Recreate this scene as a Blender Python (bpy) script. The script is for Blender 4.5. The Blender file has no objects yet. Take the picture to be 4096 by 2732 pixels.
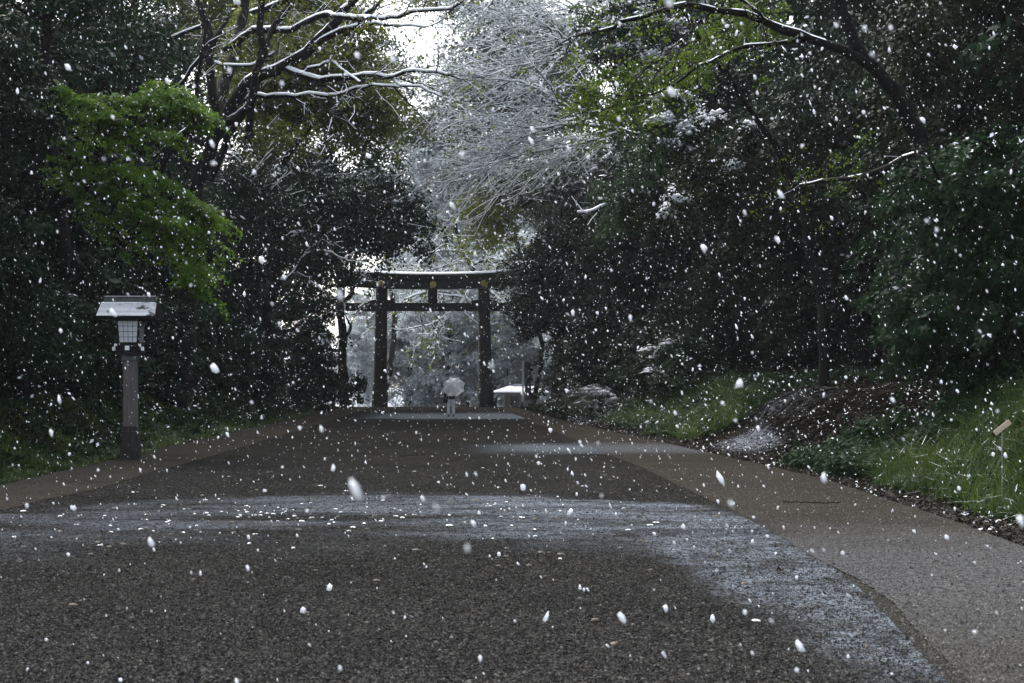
import bpy, bmesh, math
import numpy as np
from mathutils import Vector, Matrix

HAZE = 0.00018
SC = bpy.context.scene
COL = SC.collection
rad = math.radians

# ------------------------------------------------------------------ camera
F = 5689.0                      # focal length in photo pixels (50 mm on 36 mm, 4096 px wide)
CH = 1.5                        # camera height
cam_d = bpy.data.cameras.new('camera')
cam = bpy.data.objects.new('camera', cam_d); COL.objects.link(cam)
cam.location = (0, 0, CH); cam.rotation_euler = (rad(90), 0, 0)
cam_d.lens = 50; cam_d.sensor_width = 36
cam_d.shift_x = (2048 - 1764) / 4096; cam_d.shift_y = (1540 - 1366) / 4096
cam_d.clip_start = 0.1; cam_d.clip_end = 2000
cam_d.dof.use_dof = True; cam_d.dof.focus_distance = 24; cam_d.dof.aperture_fstop = 5.6
SC.camera = cam

# ------------------------------------------------------------------ world, sun, exposure
world = bpy.data.worlds.new('World'); SC.world = world; world.use_nodes = True
wn = world.node_tree; wn.nodes.clear()
sky = wn.nodes.new('ShaderNodeTexSky'); sky.sky_type = 'NISHITA'; sky.sun_disc = False
sky.sun_elevation = rad(52); sky.sun_rotation = rad(-25); sky.air_density = 1.0; sky.dust_density = 4.0
hsv = wn.nodes.new('ShaderNodeHueSaturation'); hsv.inputs['Saturation'].default_value = 0.40
bg = wn.nodes.new('ShaderNodeBackground'); bg.inputs['Strength'].default_value = 0.15
wo = wn.nodes.new('ShaderNodeOutputWorld')
wn.links.new(sky.outputs[0], hsv.inputs['Color']); wn.links.new(hsv.outputs[0], bg.inputs['Color'])
wn.links.new(bg.outputs[0], wo.inputs['Surface'])
sun_d = bpy.data.lights.new('sun', 'SUN'); sun_d.energy = 1.0; sun_d.angle = rad(25); sun_d.color = (1, .98, .95)
sun = bpy.data.objects.new('sun', sun_d); COL.objects.link(sun)
sun.rotation_euler = (rad(38), 0, rad(25 + 180))
SC.view_settings.view_transform = 'Standard'; SC.view_settings.look = 'None'
SC.view_settings.gamma = 1; SC.view_settings.use_curve_mapping = False
SC.view_settings.exposure = 1.72
SC.render.engine = 'CYCLES'
cy = SC.cycles
cy.use_denoising = True
cy.max_bounces = 6; cy.diffuse_bounces = 3; cy.glossy_bounces = 2; cy.transmission_bounces = 4
cy.volume_bounces = 1; cy.transparent_max_bounces = 12
cy.caustics_reflective = False; cy.caustics_refractive = False
cy.sample_clamp_indirect = 6

# ------------------------------------------------------------------ helpers
def W(px, py, D):
    """photo pixel (4096 wide) at distance D -> world point"""
    return np.array([(px - 1764) / F * D, D, CH + (1540 - py) / F * D])

def mesh_np(name, V, quads=None, tris=None, mats=(), smooth=False, attrs=None, midx=None):
    me = bpy.data.meshes.new(name)
    V = np.asarray(V, dtype=np.float32).reshape(-1, 3)
    me.vertices.add(len(V)); me.vertices.foreach_set('co', V.ravel())
    li = []; tot = []
    if quads is not None and len(quads):
        q = np.asarray(quads, dtype=np.int32).reshape(-1, 4); li.append(q.ravel()); tot.append(np.full(len(q), 4, np.int32))
    if tris is not None and len(tris):
        t = np.asarray(tris, dtype=np.int32).reshape(-1, 3); li.append(t.ravel()); tot.append(np.full(len(t), 3, np.int32))
    li = np.concatenate(li); tot = np.concatenate(tot)
    me.loops.add(len(li)); me.loops.foreach_set('vertex_index', li)
    st = np.concatenate(([0], np.cumsum(tot)[:-1])).astype(np.int32)
    me.polygons.add(len(tot)); me.polygons.foreach_set('loop_start', st)
    if midx is not None: me.polygons.foreach_set('material_index', np.asarray(midx, np.int32))
    me.polygons.foreach_set('use_smooth', np.full(len(tot), smooth))
    if attrs:
        for k, a in attrs.items():
            at = me.attributes.new(k, 'FLOAT', 'FACE'); at.data.foreach_set('value', np.asarray(a, np.float32))
    for m in mats: me.materials.append(m)
    me.update(calc_edges=True)
    return me

def link(name, me, parent=None, loc=None):
    o = bpy.data.objects.new(name, me); COL.objects.link(o)
    if loc is not None: o.location = loc
    if parent is not None: o.parent = parent
    return o

def tag(o, label=None, cat=None, group=None, kind=None):
    if label: o['label'] = label
    if cat: o['category'] = cat
    if group: o['group'] = group
    if kind: o['kind'] = kind
    return o

def thing(name, label, cat, loc=(0, 0, 0), rz=0, group=None):
    o = bpy.data.objects.new(name, None); COL.objects.link(o); o.empty_display_size = .3
    o.location = loc; o.rotation_euler = (0, 0, rz)
    return tag(o, label, cat, group)

def copy_tree(o, parent=None):
    c = o.copy(); COL.objects.link(c)
    if parent is not None: c.parent = parent
    for ch in [x for x in bpy.data.objects if x.parent == o]:
        copy_tree(ch, c)
    return c

class BM:
    """collects simple solids, builds ONE mesh object"""
    def __init__(s): s.b = bmesh.new()
    def _x(s, vs, M):
        for v in vs: v.co = M @ v.co
    def box(s, c, d, rot=None, bev=0):
        r = bmesh.ops.create_cube(s.b, size=1)
        M = Matrix.Translation(c) @ (rot.to_4x4() if rot is not None else Matrix.Identity(4)) @ Matrix.Diagonal((*d, 1))
        s._x(r['verts'], M)
        if bev:
            es = list({e for v in r['verts'] for e in v.link_edges})
            bmesh.ops.bevel(s.b, geom=es, offset=bev, segments=1, affect='EDGES')
        return s
    def cone(s, p0, p1, r0, r1, n=16, caps=True):
        p0 = Vector(p0); p1 = Vector(p1); d = p1 - p0
        r = bmesh.ops.create_cone(s.b, cap_ends=caps, segments=n, radius1=r0, radius2=r1, depth=d.length)
        s._x(r['verts'], Matrix.Translation((p0 + p1) / 2) @ d.to_track_quat('Z', 'Y').to_matrix().to_4x4())
        return s
    def ball(s, c, d, n=8):
        r = bmesh.ops.create_uvsphere(s.b, u_segments=n * 2, v_segments=n, radius=.5)
        s._x(r['verts'], Matrix.Translation(c) @ Matrix.Diagonal((*d, 1)))
        return s
    def prism(s, pts, y0, y1):
        """polygon in XZ extruded along Y"""
        a = [s.b.verts.new((x, y0, z)) for x, z in pts]; b = [s.b.verts.new((x, y1, z)) for x, z in pts]
        n = len(pts)
        s.b.faces.new(a); s.b.faces.new(b[::-1])
        for i in range(n): s.b.faces.new((a[(i + 1) % n], a[i], b[i], b[(i + 1) % n]))
        return s
    def build(s, name, mat, parent=None, smooth=False, loc=None):
        bmesh.ops.recalc_face_normals(s.b, faces=s.b.faces)
        me = bpy.data.meshes.new(name); s.b.to_mesh(me); s.b.free()
        me.materials.append(mat)
        if smooth:
            for p in me.polygons: p.use_smooth = True
        return link(name, me, parent, loc)

# ------------------------------------------------------------------ materials
def nt(name):
    m = bpy.data.materials.new(name); m.use_nodes = True; t = m.node_tree; t.nodes.clear()
    return m, t
def N(t, typ, **kw):
    n = t.nodes.new(typ)
    for k, v in kw.items():
        if k.startswith('i_'):
            key = k[2:]
            key = int(key) if key.isdigit() else key.replace('_', ' ')
            n.inputs[key].default_value = v
        else: setattr(n, k, v)
    return n
def L(t, a, b): t.links.new(a, b)
def math_(t, op, a, b=None, c=None, clamp=False):
    n = t.nodes.new('ShaderNodeMath'); n.operation = op; n.use_clamp = clamp
    for i, v in enumerate((a, b, c)):
        if v is None: continue
        if isinstance(v, (int, float)): n.inputs[i].default_value = v
        else: L(t, v, n.inputs[i])
    return n.outputs[0]
def mixc(t, f, a, b):
    n = t.nodes.new('ShaderNodeMix'); n.data_type = 'RGBA'; n.clamp_factor = True
    for s, v in ((n.inputs[0], f), (n.inputs[6], a), (n.inputs[7], b)):
        if isinstance(v, (int, float)): s.default_value = v
        elif isinstance(v, tuple): s.default_value = (*v, 1)[:4]
        else: L(t, v, s)
    return n.outputs[2]
def sstep(t, x, a, b):
    n = t.nodes.new('ShaderNodeMapRange'); n.interpolation_type = 'SMOOTHSTEP'
    L(t, x, n.inputs[0]); n.inputs[1].default_value = a; n.inputs[2].default_value = b
    n.inputs[3].default_value = 0; n.inputs[4].default_value = 1
    return n.outputs[0]
def noise(t, vec, scale, detail=3, rough=.6):
    n = N(t, 'ShaderNodeTexNoise'); n.inputs['Scale'].default_value = scale
    n.inputs['Detail'].default_value = detail; n.inputs['Roughness'].default_value = rough
    if vec is not None: L(t, vec, n.inputs['Vector'])
    return n.outputs[0]

def leaf_mat(name, ca, cb, translucent=.3, rough=.65, spec=.10):
    m, t = nt(name)
    at = N(t, 'ShaderNodeAttribute', attribute_name='tint'); sn = N(t, 'ShaderNodeAttribute', attribute_name='snow')
    geo = N(t, 'ShaderNodeNewGeometry')
    c = mixc(t, at.outputs['Fac'], ca, cb)
    front = math_(t, 'SUBTRACT', 1.0, geo.outputs['Backfacing'])
    f = math_(t, 'MULTIPLY', front, sn.outputs['Fac'])
    c2 = mixc(t, f, c, (.82, .85, .88))
    p = N(t, 'ShaderNodeBsdfPrincipled', i_Roughness=rough); p.inputs['Specular IOR Level'].default_value = spec
    L(t, c2, p.inputs['Base Color'])
    tr = N(t, 'ShaderNodeBsdfTranslucent'); L(t, c, tr.inputs['Color'])
    tf = math_(t, 'MULTIPLY', translucent, math_(t, 'SUBTRACT', 1.0, sn.outputs['Fac']))
    mx = N(t, 'ShaderNodeMixShader'); L(t, tf, mx.inputs[0]); L(t, p.outputs[0], mx.inputs[1]); L(t, tr.outputs[0], mx.inputs[2])
    o = N(t, 'ShaderNodeOutputMaterial'); L(t, mx.outputs[0], o.inputs[0])
    return m

def simple_mat(name, col, rough=.6, spec=.4, noise_amt=.25, nscale=8, bump=0, col2=None, metal=0, stretch=None, snow=0):
    m, t = nt(name)
    tc = N(t, 'ShaderNodeTexCoord'); v = tc.outputs['Object']
    if stretch:
        mp = N(t, 'ShaderNodeMapping'); mp.inputs['Scale'].default_value = stretch; L(t, v, mp.inputs[0]); v = mp.outputs[0]
    nz = noise(t, v, nscale, 5)
    c = mixc(t, sstep(t, nz, .3, .7), col, col2 if col2 else tuple(x * (1 - noise_amt) for x in col))
    if snow:
        geo = N(t, 'ShaderNodeNewGeometry'); sx = N(t, 'ShaderNodeSeparateXYZ'); L(t, geo.outputs['Normal'], sx.inputs[0])
        n2 = noise(t, tc.outputs['Object'], 3, 6)
        f = sstep(t, math_(t, 'ADD', sx.outputs[2], math_(t, 'MULTIPLY', math_(t, 'SUBTRACT', n2, .5), 1.2)), 1 - snow, 1.08 - snow)
        c = mixc(t, f, c, (.82, .85, .88))
    p = N(t, 'ShaderNodeBsdfPrincipled', i_Roughness=rough, i_Metallic=metal); p.inputs['Specular IOR Level'].default_value = spec
    L(t, c, p.inputs['Base Color'])
    if bump:
        b = N(t, 'ShaderNodeBump', i_Strength=1.0); b.inputs['Distance'].default_value = bump
        L(t, nz, b.inputs['Height']); L(t, b.outputs[0], p.inputs['Normal'])
    o = N(t, 'ShaderNodeOutputMaterial'); L(t, p.outputs[0], o.inputs[0])
    return m

M = {}
M['bark'] = simple_mat('bark', (.011, .010, .0085), .85, .12, .5, 6, .02, (.004, .004, .0035), stretch=(2, 2, .4))
M['bark_pale'] = simple_mat('pale_bark', (.07, .065, .058), .8, .15, .4, 6, .01, (.03, .028, .026))
M['snow'] = simple_mat('snow', (.84, .87, .90), .7, .3, .06, 5, .004)
M['wood_dark'] = simple_mat('dark_cypress_wood', (.008, .0065, .0055), .65, .2, .5, 5, .004, (.005, .0045, .004), stretch=(3, 3, .3))
M['wood_grey'] = simple_mat('weathered_wood', (.115, .105, .10), .75, .15, .35, 7, .003, (.07, .064, .060), stretch=(5, 5, .4))
M['wood_pale'] = simple_mat('pale_wood', (.52, .43, .33), .7, .3, .25, 10, 0, stretch=(1, 6, 6))
M['gold'] = simple_mat('gilt', (.62, .47, .16), .38, .5, .3, 9, 0, (.38, .30, .12), metal=.7)
M['copper'] = simple_mat('green_copper', (.045, .06, .052), .55, .5, .4, 6, .003, (.025, .03, .03), stretch=(1, 1, 1))
M['copper_snow'] = simple_mat('snowy_copper', (.05, .06, .055), .6, .4, .4, 22, .004, (.03, .035, .035), snow=.22)
M['paper'] = simple_mat('lantern_paper', (.50, .51, .55), .6, .3, .08, 6)
M['white_paint'] = simple_mat('white_paint', (.78, .79, .80), .5, .4, .06, 6)
M['black'] = simple_mat('black_cloth', (.012, .012, .014), .8, .2, .4, 9)
M['trouser'] = simple_mat('pale_cloth', (.62, .62, .65), .85, .2, .18, 5)
M['skin'] = simple_mat('skin', (.42, .27, .20), .55, .4, .1, 6)
M['hair'] = simple_mat('dark_hair', (.015, .012, .010), .5, .5, .3, 12)
M['steel'] = simple_mat('grey_steel', (.42, .44, .47), .4, .5, .15, 4, metal=.4)
M['slate'] = simple_mat('slate_panel', (.07, .085, .11), .5, .5, .25, 3)
M['iron'] = simple_mat('dark_iron', (.02, .02, .022), .5, .5, .3, 5)
M['house'] = simple_mat('house_render', (.80, .80, .80), .8, .2, .05, 2)
M['glass'] = simple_mat('dark_glass', (.10, .13, .14), .12, .6, .1, 2)
M['wall_brown'] = simple_mat('brown_boards', (.14, .12, .11), .8, .3, .3, 5)
M['car_paint'] = simple_mat('car_paint', (.78, .79, .80), .3, .5, .03, 2)
M['rubber'] = simple_mat('rubber', (.015, .015, .015), .8, .3)

# clear vinyl
m, t = nt('clear_vinyl'); 
tp = N(t, 'ShaderNodeBsdfTransparent'); tp.inputs[0].default_value = (.92, .95, .96, 1)
df = N(t, 'ShaderNodeBsdfPrincipled', i_Roughness=.35); df.inputs['Base Color'].default_value = (.88, .90, .92, 1)
tr = N(t, 'ShaderNodeBsdfTranslucent'); tr.inputs[0].default_value = (.75, .78, .8, 1)
m1 = N(t, 'ShaderNodeMixShader'); m1.inputs[0].default_value = .5; L(t, df.outputs[0], m1.inputs[1]); L(t, tr.outputs[0], m1.inputs[2])
tc = N(t, 'ShaderNodeTexCoord'); nz = noise(t, tc.outputs['Object'], 9, 4)
fac = math_(t, 'ADD', .46, math_(t, 'MULTIPLY', nz, .32))
m2 = N(t, 'ShaderNodeMixShader'); L(t, fac, m2.inputs[0]); L(t, tp.outputs[0], m2.inputs[1]); L(t, m1.outputs[0], m2.inputs[2])
o = N(t, 'ShaderNodeOutputMaterial'); L(t, m2.outputs[0], o.inputs[0]); M['vinyl'] = m

# leaves:  (A, B) reflectance
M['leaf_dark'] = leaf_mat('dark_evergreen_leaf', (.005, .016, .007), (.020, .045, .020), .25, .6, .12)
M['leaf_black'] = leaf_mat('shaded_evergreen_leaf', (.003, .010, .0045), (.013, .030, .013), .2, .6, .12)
M['leaf_mid'] = leaf_mat('mid_green_leaf', (.009, .026, .010), (.036, .066, .024), .35)
M['leaf_maple'] = leaf_mat('bright_maple_leaf', (.042, .105, .010), (.125, .22, .022), .5, .5, .12)
M['leaf_moss'] = leaf_mat('fresh_green_leaf', (.035, .070, .008), (.11, .165, .016), .5, .5, .12)
M['leaf_olive'] = leaf_mat('olive_leaf', (.050, .078, .012), (.15, .165, .022), .5, .5, .12)
M['leaf_brown'] = leaf_mat('brown_needle', (.005, .009, .004), (.020, .028, .012), .2, .6, .12)
M['leaf_grey'] = leaf_mat('snow_dusted_leaf', (.035, .050, .032), (.10, .115, .08), .3, .6, .12)
M['leaf_frost_haze'] = leaf_mat('frosted_hazed_leaf', (.26, .30, .31), (.44, .48, .49), .3)  # settled snow plus distance haze, both put into the pale leaf colour
M['litter'] = leaf_mat('litter_leaf', (.006, .005, .0035), (.050, .038, .025), .1, .7, .1)
M['grass'] = leaf_mat('sedge_blade', (.010, .034, .006), (.10, .145, .026), .35, .5, .15)

# ground materials -----------------------------------------------------------------
def ground_nodes(name):
    m, t = nt(name)
    tc = N(t, 'ShaderNodeTexCoord'); v = tc.outputs['Object']
    sx = N(t, 'ShaderNodeSeparateXYZ'); L(t, v, sx.inputs[0])
    return m, t, v, sx.outputs[0], sx.outputs[1], sx.outputs[2]
def finish(t, col, rough, h, dist):
    p = N(t, 'ShaderNodeBsdfDiffuse'); p.inputs['Roughness'].default_value = rough
    L(t, col, p.inputs['Color'])
    b = N(t, 'ShaderNodeBump', i_Strength=1.0); b.inputs['Distance'].default_value = dist
    L(t, h, b.inputs['Height']); L(t, b.outputs[0], p.inputs['Normal'])
    o = N(t, 'ShaderNodeOutputMaterial'); L(t, p.outputs[0], o.inputs[0])

def speckle(t, v, scale):
    vo = N(t, 'ShaderNodeTexVoronoi'); vo.inputs['Scale'].default_value = scale; L(t, v, vo.inputs['Vector'])
    s = N(t, 'ShaderNodeSeparateColor'); L(t, vo.outputs['Color'], s.inputs[0])
    return s.outputs[0], vo.outputs['Distance']

def dust_mask(t, v, X, Y):
    """where snow has settled on the paving (open gaps in the canopy)"""
    wob = math_(t, 'MULTIPLY', math_(t, 'SUBTRACT', noise(t, v, .55, 4, .6), .5), 3.2)
    Yw = math_(t, 'ADD', Y, wob)
    # arc: the band bows away from the camera in the middle
    yb = math_(t, 'ADD', Yw, math_(t, 'ADD', math_(t, 'MULTIPLY', math_(t, 'MULTIPLY', X, X), .15), math_(t, 'MULTIPLY', X, .2)))
    b1 = math_(t, 'MULTIPLY', sstep(t, yb, 12.6, 16.4), math_(t, 'SUBTRACT', 1.0, sstep(t, yb, 19.3, 20.0)))
    b1 = math_(t, 'MULTIPLY', b1, math_(t, 'ADD', .42, math_(t, 'MULTIPLY', .6, sstep(t, math_(t, 'ADD', X, wob), -4.5, 2.5))))
    mp = N(t, 'ShaderNodeMapping'); mp.inputs['Scale'].default_value = (.35, 1.1, 1); L(t, v, mp.inputs[0])
    b1 = math_(t, 'MULTIPLY', b1, sstep(t, noise(t, mp.outputs[0], 1.1, 6, .75), .36, .62))
    # right-hand sweep towards the camera along the paving edge
    yr = math_(t, 'ADD', Y, math_(t, 'MULTIPLY', wob, .4))
    xe = math_(t, 'ADD', X, math_(t, 'MULTIPLY', wob, .12))
    ed = math_(t, 'MULTIPLY', sstep(t, math_(t, 'SUBTRACT', xe, math_(t, 'MULTIPLY', math_(t, 'SUBTRACT', yr, 7.0), -.055)), 2.05, 2.5), math_(t, 'SUBTRACT', 1.0, sstep(t, yr, 13.0, 16.0)))
    b2 = math_(t, 'MULTIPLY', math_(t, 'MULTIPLY', sstep(t, Yw, 30, 33), math_(t, 'SUBTRACT', 1.0, sstep(t, Yw, 35, 37))), sstep(t, X, .3, 2.5))
    b3 = math_(t, 'MULTIPLY', math_(t, 'MULTIPLY', sstep(t, Yw, 62, 64), math_(t, 'SUBTRACT', 1.0, sstep(t, Yw, 72, 80))), sstep(t, X, -4.5, -1.5))
    mk = math_(t, 'MAXIMUM', math_(t, 'MAXIMUM', b1, math_(t, 'MULTIPLY', math_(t, 'MULTIPLY', ed, .95), sstep(t, noise(t, v, 1.6, 6, .8), .34, .62))), math_(t, 'MAXIMUM', math_(t, 'MULTIPLY', b2, .75), b3))
    return mk

# asphalt
m, t, v, X, Y, Z = ground_nodes('wet_asphalt')
s1, d1 = speckle(t, v, 75); s2, d2 = speckle(t, v, 28)
big = noise(t, v, .6, 5)
c = mixc(t, math_(t, 'POWER', s1, 3.2), (.0034, .0033, .0030), (.094, .090, .081))
c = mixc(t, math_(t, 'MULTIPLY', sstep(t, s2, .95, .97), .5), c, (.10, .09, .08))
c = mixc(t, math_(t, 'MULTIPLY', sstep(t, big, .35, .7), .35), c, (.005, .005, .0045))
far = sstep(t, Y, 20, 60)
c = mixc(t, math_(t, 'MULTIPLY', far, .35), c, (.020, .0180, .0140))
mk = dust_mask(t, v, X, Y)
gr = math_(t, 'MULTIPLY', mk, sstep(t, math_(t, 'ADD', math_(t, 'MULTIPLY', noise(t, v, 9, 6, .75), 1.0), math_(t, 'MULTIPLY', s1, .35)), .50, .78))
c = mixc(t, math_(t, 'MULTIPLY', gr, .80), c, (.25, .28, .32))
h = math_(t, 'ADD', math_(t, 'MULTIPLY', s1, .5), math_(t, 'MULTIPLY', s2, .4))
finish(t, c, .72, h, .004); M['asphalt'] = m
# tan gravel shoulder
m, t, v, X, Y, Z = ground_nodes('rolled_gravel')
s1, d1 = speckle(t, v, 90); big = noise(t, v, .8, 5)
c = mixc(t, math_(t, 'POWER', s1, 2.0), (.013, .0118, .0095), (.115, .105, .086))
c = mixc(t, math_(t, 'MULTIPLY', sstep(t, big, .4, .75), .5), c, (.026, .022, .017))
s2, d2 = speckle(t, v, 14)
c = mixc(t, math_(t, 'MULTIPLY', math_(t, 'MULTIPLY', sstep(t, s2, .92, .94), sstep(t, Y, 20, 40)), .8), c, (.03, .022, .014))
near = math_(t, 'SUBTRACT', 1.0, sstep(t, math_(t, 'ADD', Y, math_(t, 'MULTIPLY', noise(t, v, .7, 3), 5)), 14.5, 19.0))
near = math_(t, 'MULTIPLY', near, sstep(t, Y, 5, 11))
rightm = sstep(t, X, 0, 1)
grn = sstep(t, math_(t, 'ADD', noise(t, v, 14, 6, .8), math_(t, 'MULTIPLY', s1, .3)), .45, .8)
c = mixc(t, math_(t, 'MULTIPLY', math_(t, 'MULTIPLY', math_(t, 'MULTIPLY', near, rightm), grn), .34), c, (.24, .25, .27))
b2 = math_(t, 'MULTIPLY', math_(t, 'MULTIPLY', sstep(t, Y, 30, 33), math_(t, 'SUBTRACT', 1.0, sstep(t, Y, 34, 38))), rightm)
c = mixc(t, math_(t, 'MULTIPLY', math_(t, 'MULTIPLY', b2, grn), .5), c, (.24, .25, .28))
finish(t, c, .85, s1, .003); M['gravel'] = m
# soil with leaf litter, snow-dusted patches
m, t, v, X, Y, Z = ground_nodes('leaf_litter_soil')
s1, d1 = speckle(t, v, 22); s2, d2 = speckle(t, v, 60)
c = mixc(t, s1, (.0012, .0012, .0011), (.008, .0073, .0064))
c = mixc(t, math_(t, 'MULTIPLY', sstep(t, s2, .75, .8), .5), c, (.034, .028, .020))
pn = noise(t, v, .35, 3); fn = noise(t, v, 7, 6, .8)
# bare snowy patches on the right-hand bank
def blob(cx, cyy, rx, ry):
    a = math_(t, 'DIVIDE', math_(t, 'SUBTRACT', X, cx), rx); b = math_(t, 'DIVIDE', math_(t, 'SUBTRACT', Y, cyy), ry)
    return math_(t, 'SUBTRACT', 1.0, math_(t, 'ADD', math_(t, 'MULTIPLY', a, a), math_(t, 'MULTIPLY', b, b)), clamp=True)
bl = math_(t, 'MAXIMUM', math_(t, 'MAXIMUM', blob(7.2, 33.6, 1.0, 3.0), math_(t, 'MULTIPLY', blob(9.0, 37, 1.6, 3.5), .55)), math_(t, 'MAXIMUM', blob(12.2, 43, 1.6, 3), blob(7.3, 58, 2.6, 6)))
c = mixc(t, math_(t, 'MULTIPLY', sstep(t, math_(t, 'ADD', math_(t, 'MULTIPLY', fn, 1.0), math_(t, 'MULTIPLY', bl, .32)), .64, .84), .65), c, (.34, .36, .40))
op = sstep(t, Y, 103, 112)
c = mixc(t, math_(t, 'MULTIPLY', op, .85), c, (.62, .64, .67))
h = math_(t, 'ADD', math_(t, 'MULTIPLY', s1, .6), fn)
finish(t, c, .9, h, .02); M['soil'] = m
# gutter
M['gutter'] = simple_mat('wet_silt', (.007, .0065, .005), .8, .05, .4, 30, .004, (.018, .017, .012))

# ------------------------------------------------------------------ terrain
def sm(a, b, x):
    u = np.clip((x - a) / (b - a), 0, 1); return u * u * (3 - 2 * u)
def road_z(y): return -1.3 * sm(97, 128, y)
def smi(y, xp, fp):
    y = np.asarray(y, float); g = np.linspace(-12, 230, 1200); v_ = np.interp(g, xp, fp)
    k = np.exp(-np.linspace(-2, 2, 21) ** 2); k /= k.sum(); v_ = np.convolve(np.pad(v_, 10, mode='edge'), k, 'valid')
    return np.interp(y, g, v_)
EL = lambda y: np.interp(y, [0, 21, 64, 100], [-6.7, -6.6, -6.6, -6.5])
EI = lambda y: smi(y, [0, 17, 21, 48, 100], [-5.6, -5.25, -4.95, -4.65, -4.6])
RI = lambda y: smi(y, [-10, 5, 7.16, 9.04, 11.04, 13.5, 16.5, 24.4, 57, 110], [-.6, 2.18, 2.55, 2.87, 3.18, 3.38, 3.50, 3.66, 3.75, 3.9])
RO = lambda y: smi(y, [0, 5, 13.2, 15.8, 22.7, 32.4, 57, 100], [4.7, 5.0, 5.4, 5.66, 6.1, 5.9, 5.15, 5.0])
def vn(x, y, s, seed=0):
    """cheap smooth value noise"""
    r = np.random.default_rng(seed).random((64, 64)); x = np.asarray(x) * s + 100.3; y = np.asarray(y) * s + 57.7
    xi = np.floor(x).astype(int); yi = np.floor(y).astype(int); fx = x - xi; fy = y - yi
    fx = fx * fx * (3 - 2 * fx); fy = fy * fy * (3 - 2 * fy)
    g = lambda a, b: r[a % 64, b % 64]
    return (g(xi, yi) * (1 - fx) + g(xi + 1, yi) * fx) * (1 - fy) + (g(xi, yi + 1) * (1 - fx) + g(xi + 1, yi + 1) * fx) * fy - .5
def H(x, y):
    x = np.asarray(x, float); y = np.asarray(y, float)
    z = road_z(y) - .03
    dl = EL(y) - .25 - x; dr = x - RO(y) - np.interp(y, [0, 30, 40, 60], [.75, .75, .3, .1])
    bank = 1 - sm(86, 104, y)
    hl = 1.15 * sm(0, 2.3, dl) + .10 * np.clip(dl - 2.3, 0, 40)
    hr = 1.25 * sm(0, 3.6 - 1.3 * (1 - sm(20, 28, y)), dr) + .12 * np.clip(dr - 2.3, 0, 40)
    rough = (vn(x, y, .5, 1) * .40 + vn(x, y, 1.7, 2) * .20 + vn(x, y, 5, 3) * .09)
    off = np.clip(dl, 0, 1.5) / 1.5 + np.clip(dr, 0, 1.5) / 1.5
    return z + (np.where(dl > 0, hl, 0) + np.where(dr > 0, hr, 0)) * bank + rough * off
def HZ(x, y): return float(H(np.array([x]), np.array([y]))[0])

def grid_mesh(name, xs, ys, zf, mat, xf=None):
    X, Y = np.meshgrid(xs, ys)
    if xf is not None: X = xf(X, Y)
    Z = zf(X, Y); V = np.stack([X, Y, Z], -1).reshape(-1, 3)
    nx, ny = len(xs), len(ys)
    i = np.arange(nx - 1)[None, :] + nx * np.arange(ny - 1)[:, None]; i = i.ravel()
    return mesh_np(name, V, quads=np.stack([i, i + 1, i + 1 + nx, i + nx], 1), mats=[mat], smooth=True)
xs = np.concatenate([np.linspace(-600, -40, 15)[:-1], np.linspace(-40, -14, 40)[:-1], np.linspace(-14, 16, 200)[:-1], np.linspace(16, 40, 40)[:-1], np.linspace(40, 600, 15)])
ys = np.concatenate([np.linspace(-60, 2, 20)[:-1], np.linspace(2, 60, 260)[:-1], np.linspace(60, 140, 100)[:-1], np.linspace(140, 1200, 24)])
tag(link('ground', grid_mesh('ground', xs, ys, H, M['soil'])), kind='structure')
def strip(name, fa, fb, mat, dz, y0, y1, n, nx=6, wob=.06, seed=5):
    us = np.linspace(0, 1, nx); ys = np.concatenate([np.linspace(y0, 5, 30)[:-1], np.linspace(5, 20, 520)[:-1], np.linspace(20, y1, n)])
    def xf(U, Y):
        a = fa(Y) + vn(Y, Y * 0 + 1, .9, seed) * wob * 2 + vn(Y, Y * 0 + 1, 5, seed + 2) * wob * .6 + vn(Y, Y * 0 + 1, 17, seed + 4) * min(wob, .03) * .9
        b = fb(Y) + vn(Y, Y * 0 + 2, .9, seed + 1) * wob * 2 + vn(Y, Y * 0 + 2, 5, seed + 3) * wob * .6 + vn(Y, Y * 0 + 2, 17, seed + 6) * min(wob, .03) * .9
        return a + (b - a) * U
    me = grid_mesh(name, us, ys, lambda X, Y: road_z(Y) + dz, mat, xf)
    return tag(link(name, me), kind='structure')
strip('road', lambda y: EI(y) - .4, lambda y: RI(y) + 0.0, M['asphalt'], 0.0, -10, 220, 900, 8, .012)
strip('gutter', lambda y: RI(y) - .12, lambda y: RI(y) + .35, M['gutter'], -.004, -5, 60, 400, 3, 0)
strip('gravel_shoulder', lambda y: RI(y) + .11 * (1 - sm(9.5, 13, y)) - .05 * sm(9.5, 13, y), RO, M['gravel'], .006, -10, 220, 900, 4, .02, 11)
strip('gravel_verge', EL, EI, M['gravel'], .006, -10, 105, 700, 4, .09, 21)

# ------------------------------------------------------------------ foliage machinery
def nrm(v): return v / np.maximum(np.linalg.norm(v, axis=-1, keepdims=True), 1e-9)

def leaf_quads(P, size, wid, rng, up=1.0, axis=None, axw=0.0, form=None, jit=.35):
    n = len(P)
    nn = rng.normal(size=(n, 3)) * .55; nn[:, 2] += up
    if form is not None: nn += form * .9
    nn = nrm(nn); nn[nn[:, 2] < 0] *= -1
    a = rng.normal(size=(n, 3))
    if axis is not None: a = nrm(a) * (1 - axw) + axis * axw
    a = nrm(a - nn * np.sum(a * nn, 1, keepdims=True)); b = np.cross(nn, a)
    s = (size * (1 + jit * (rng.random(n) * 2 - 1)))[:, None]
    V = np.stack([P, P + a * s * .45 - b * s * wid, P + a * s, P + a * s * .45 + b * s * wid], 1)
    return V

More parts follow.
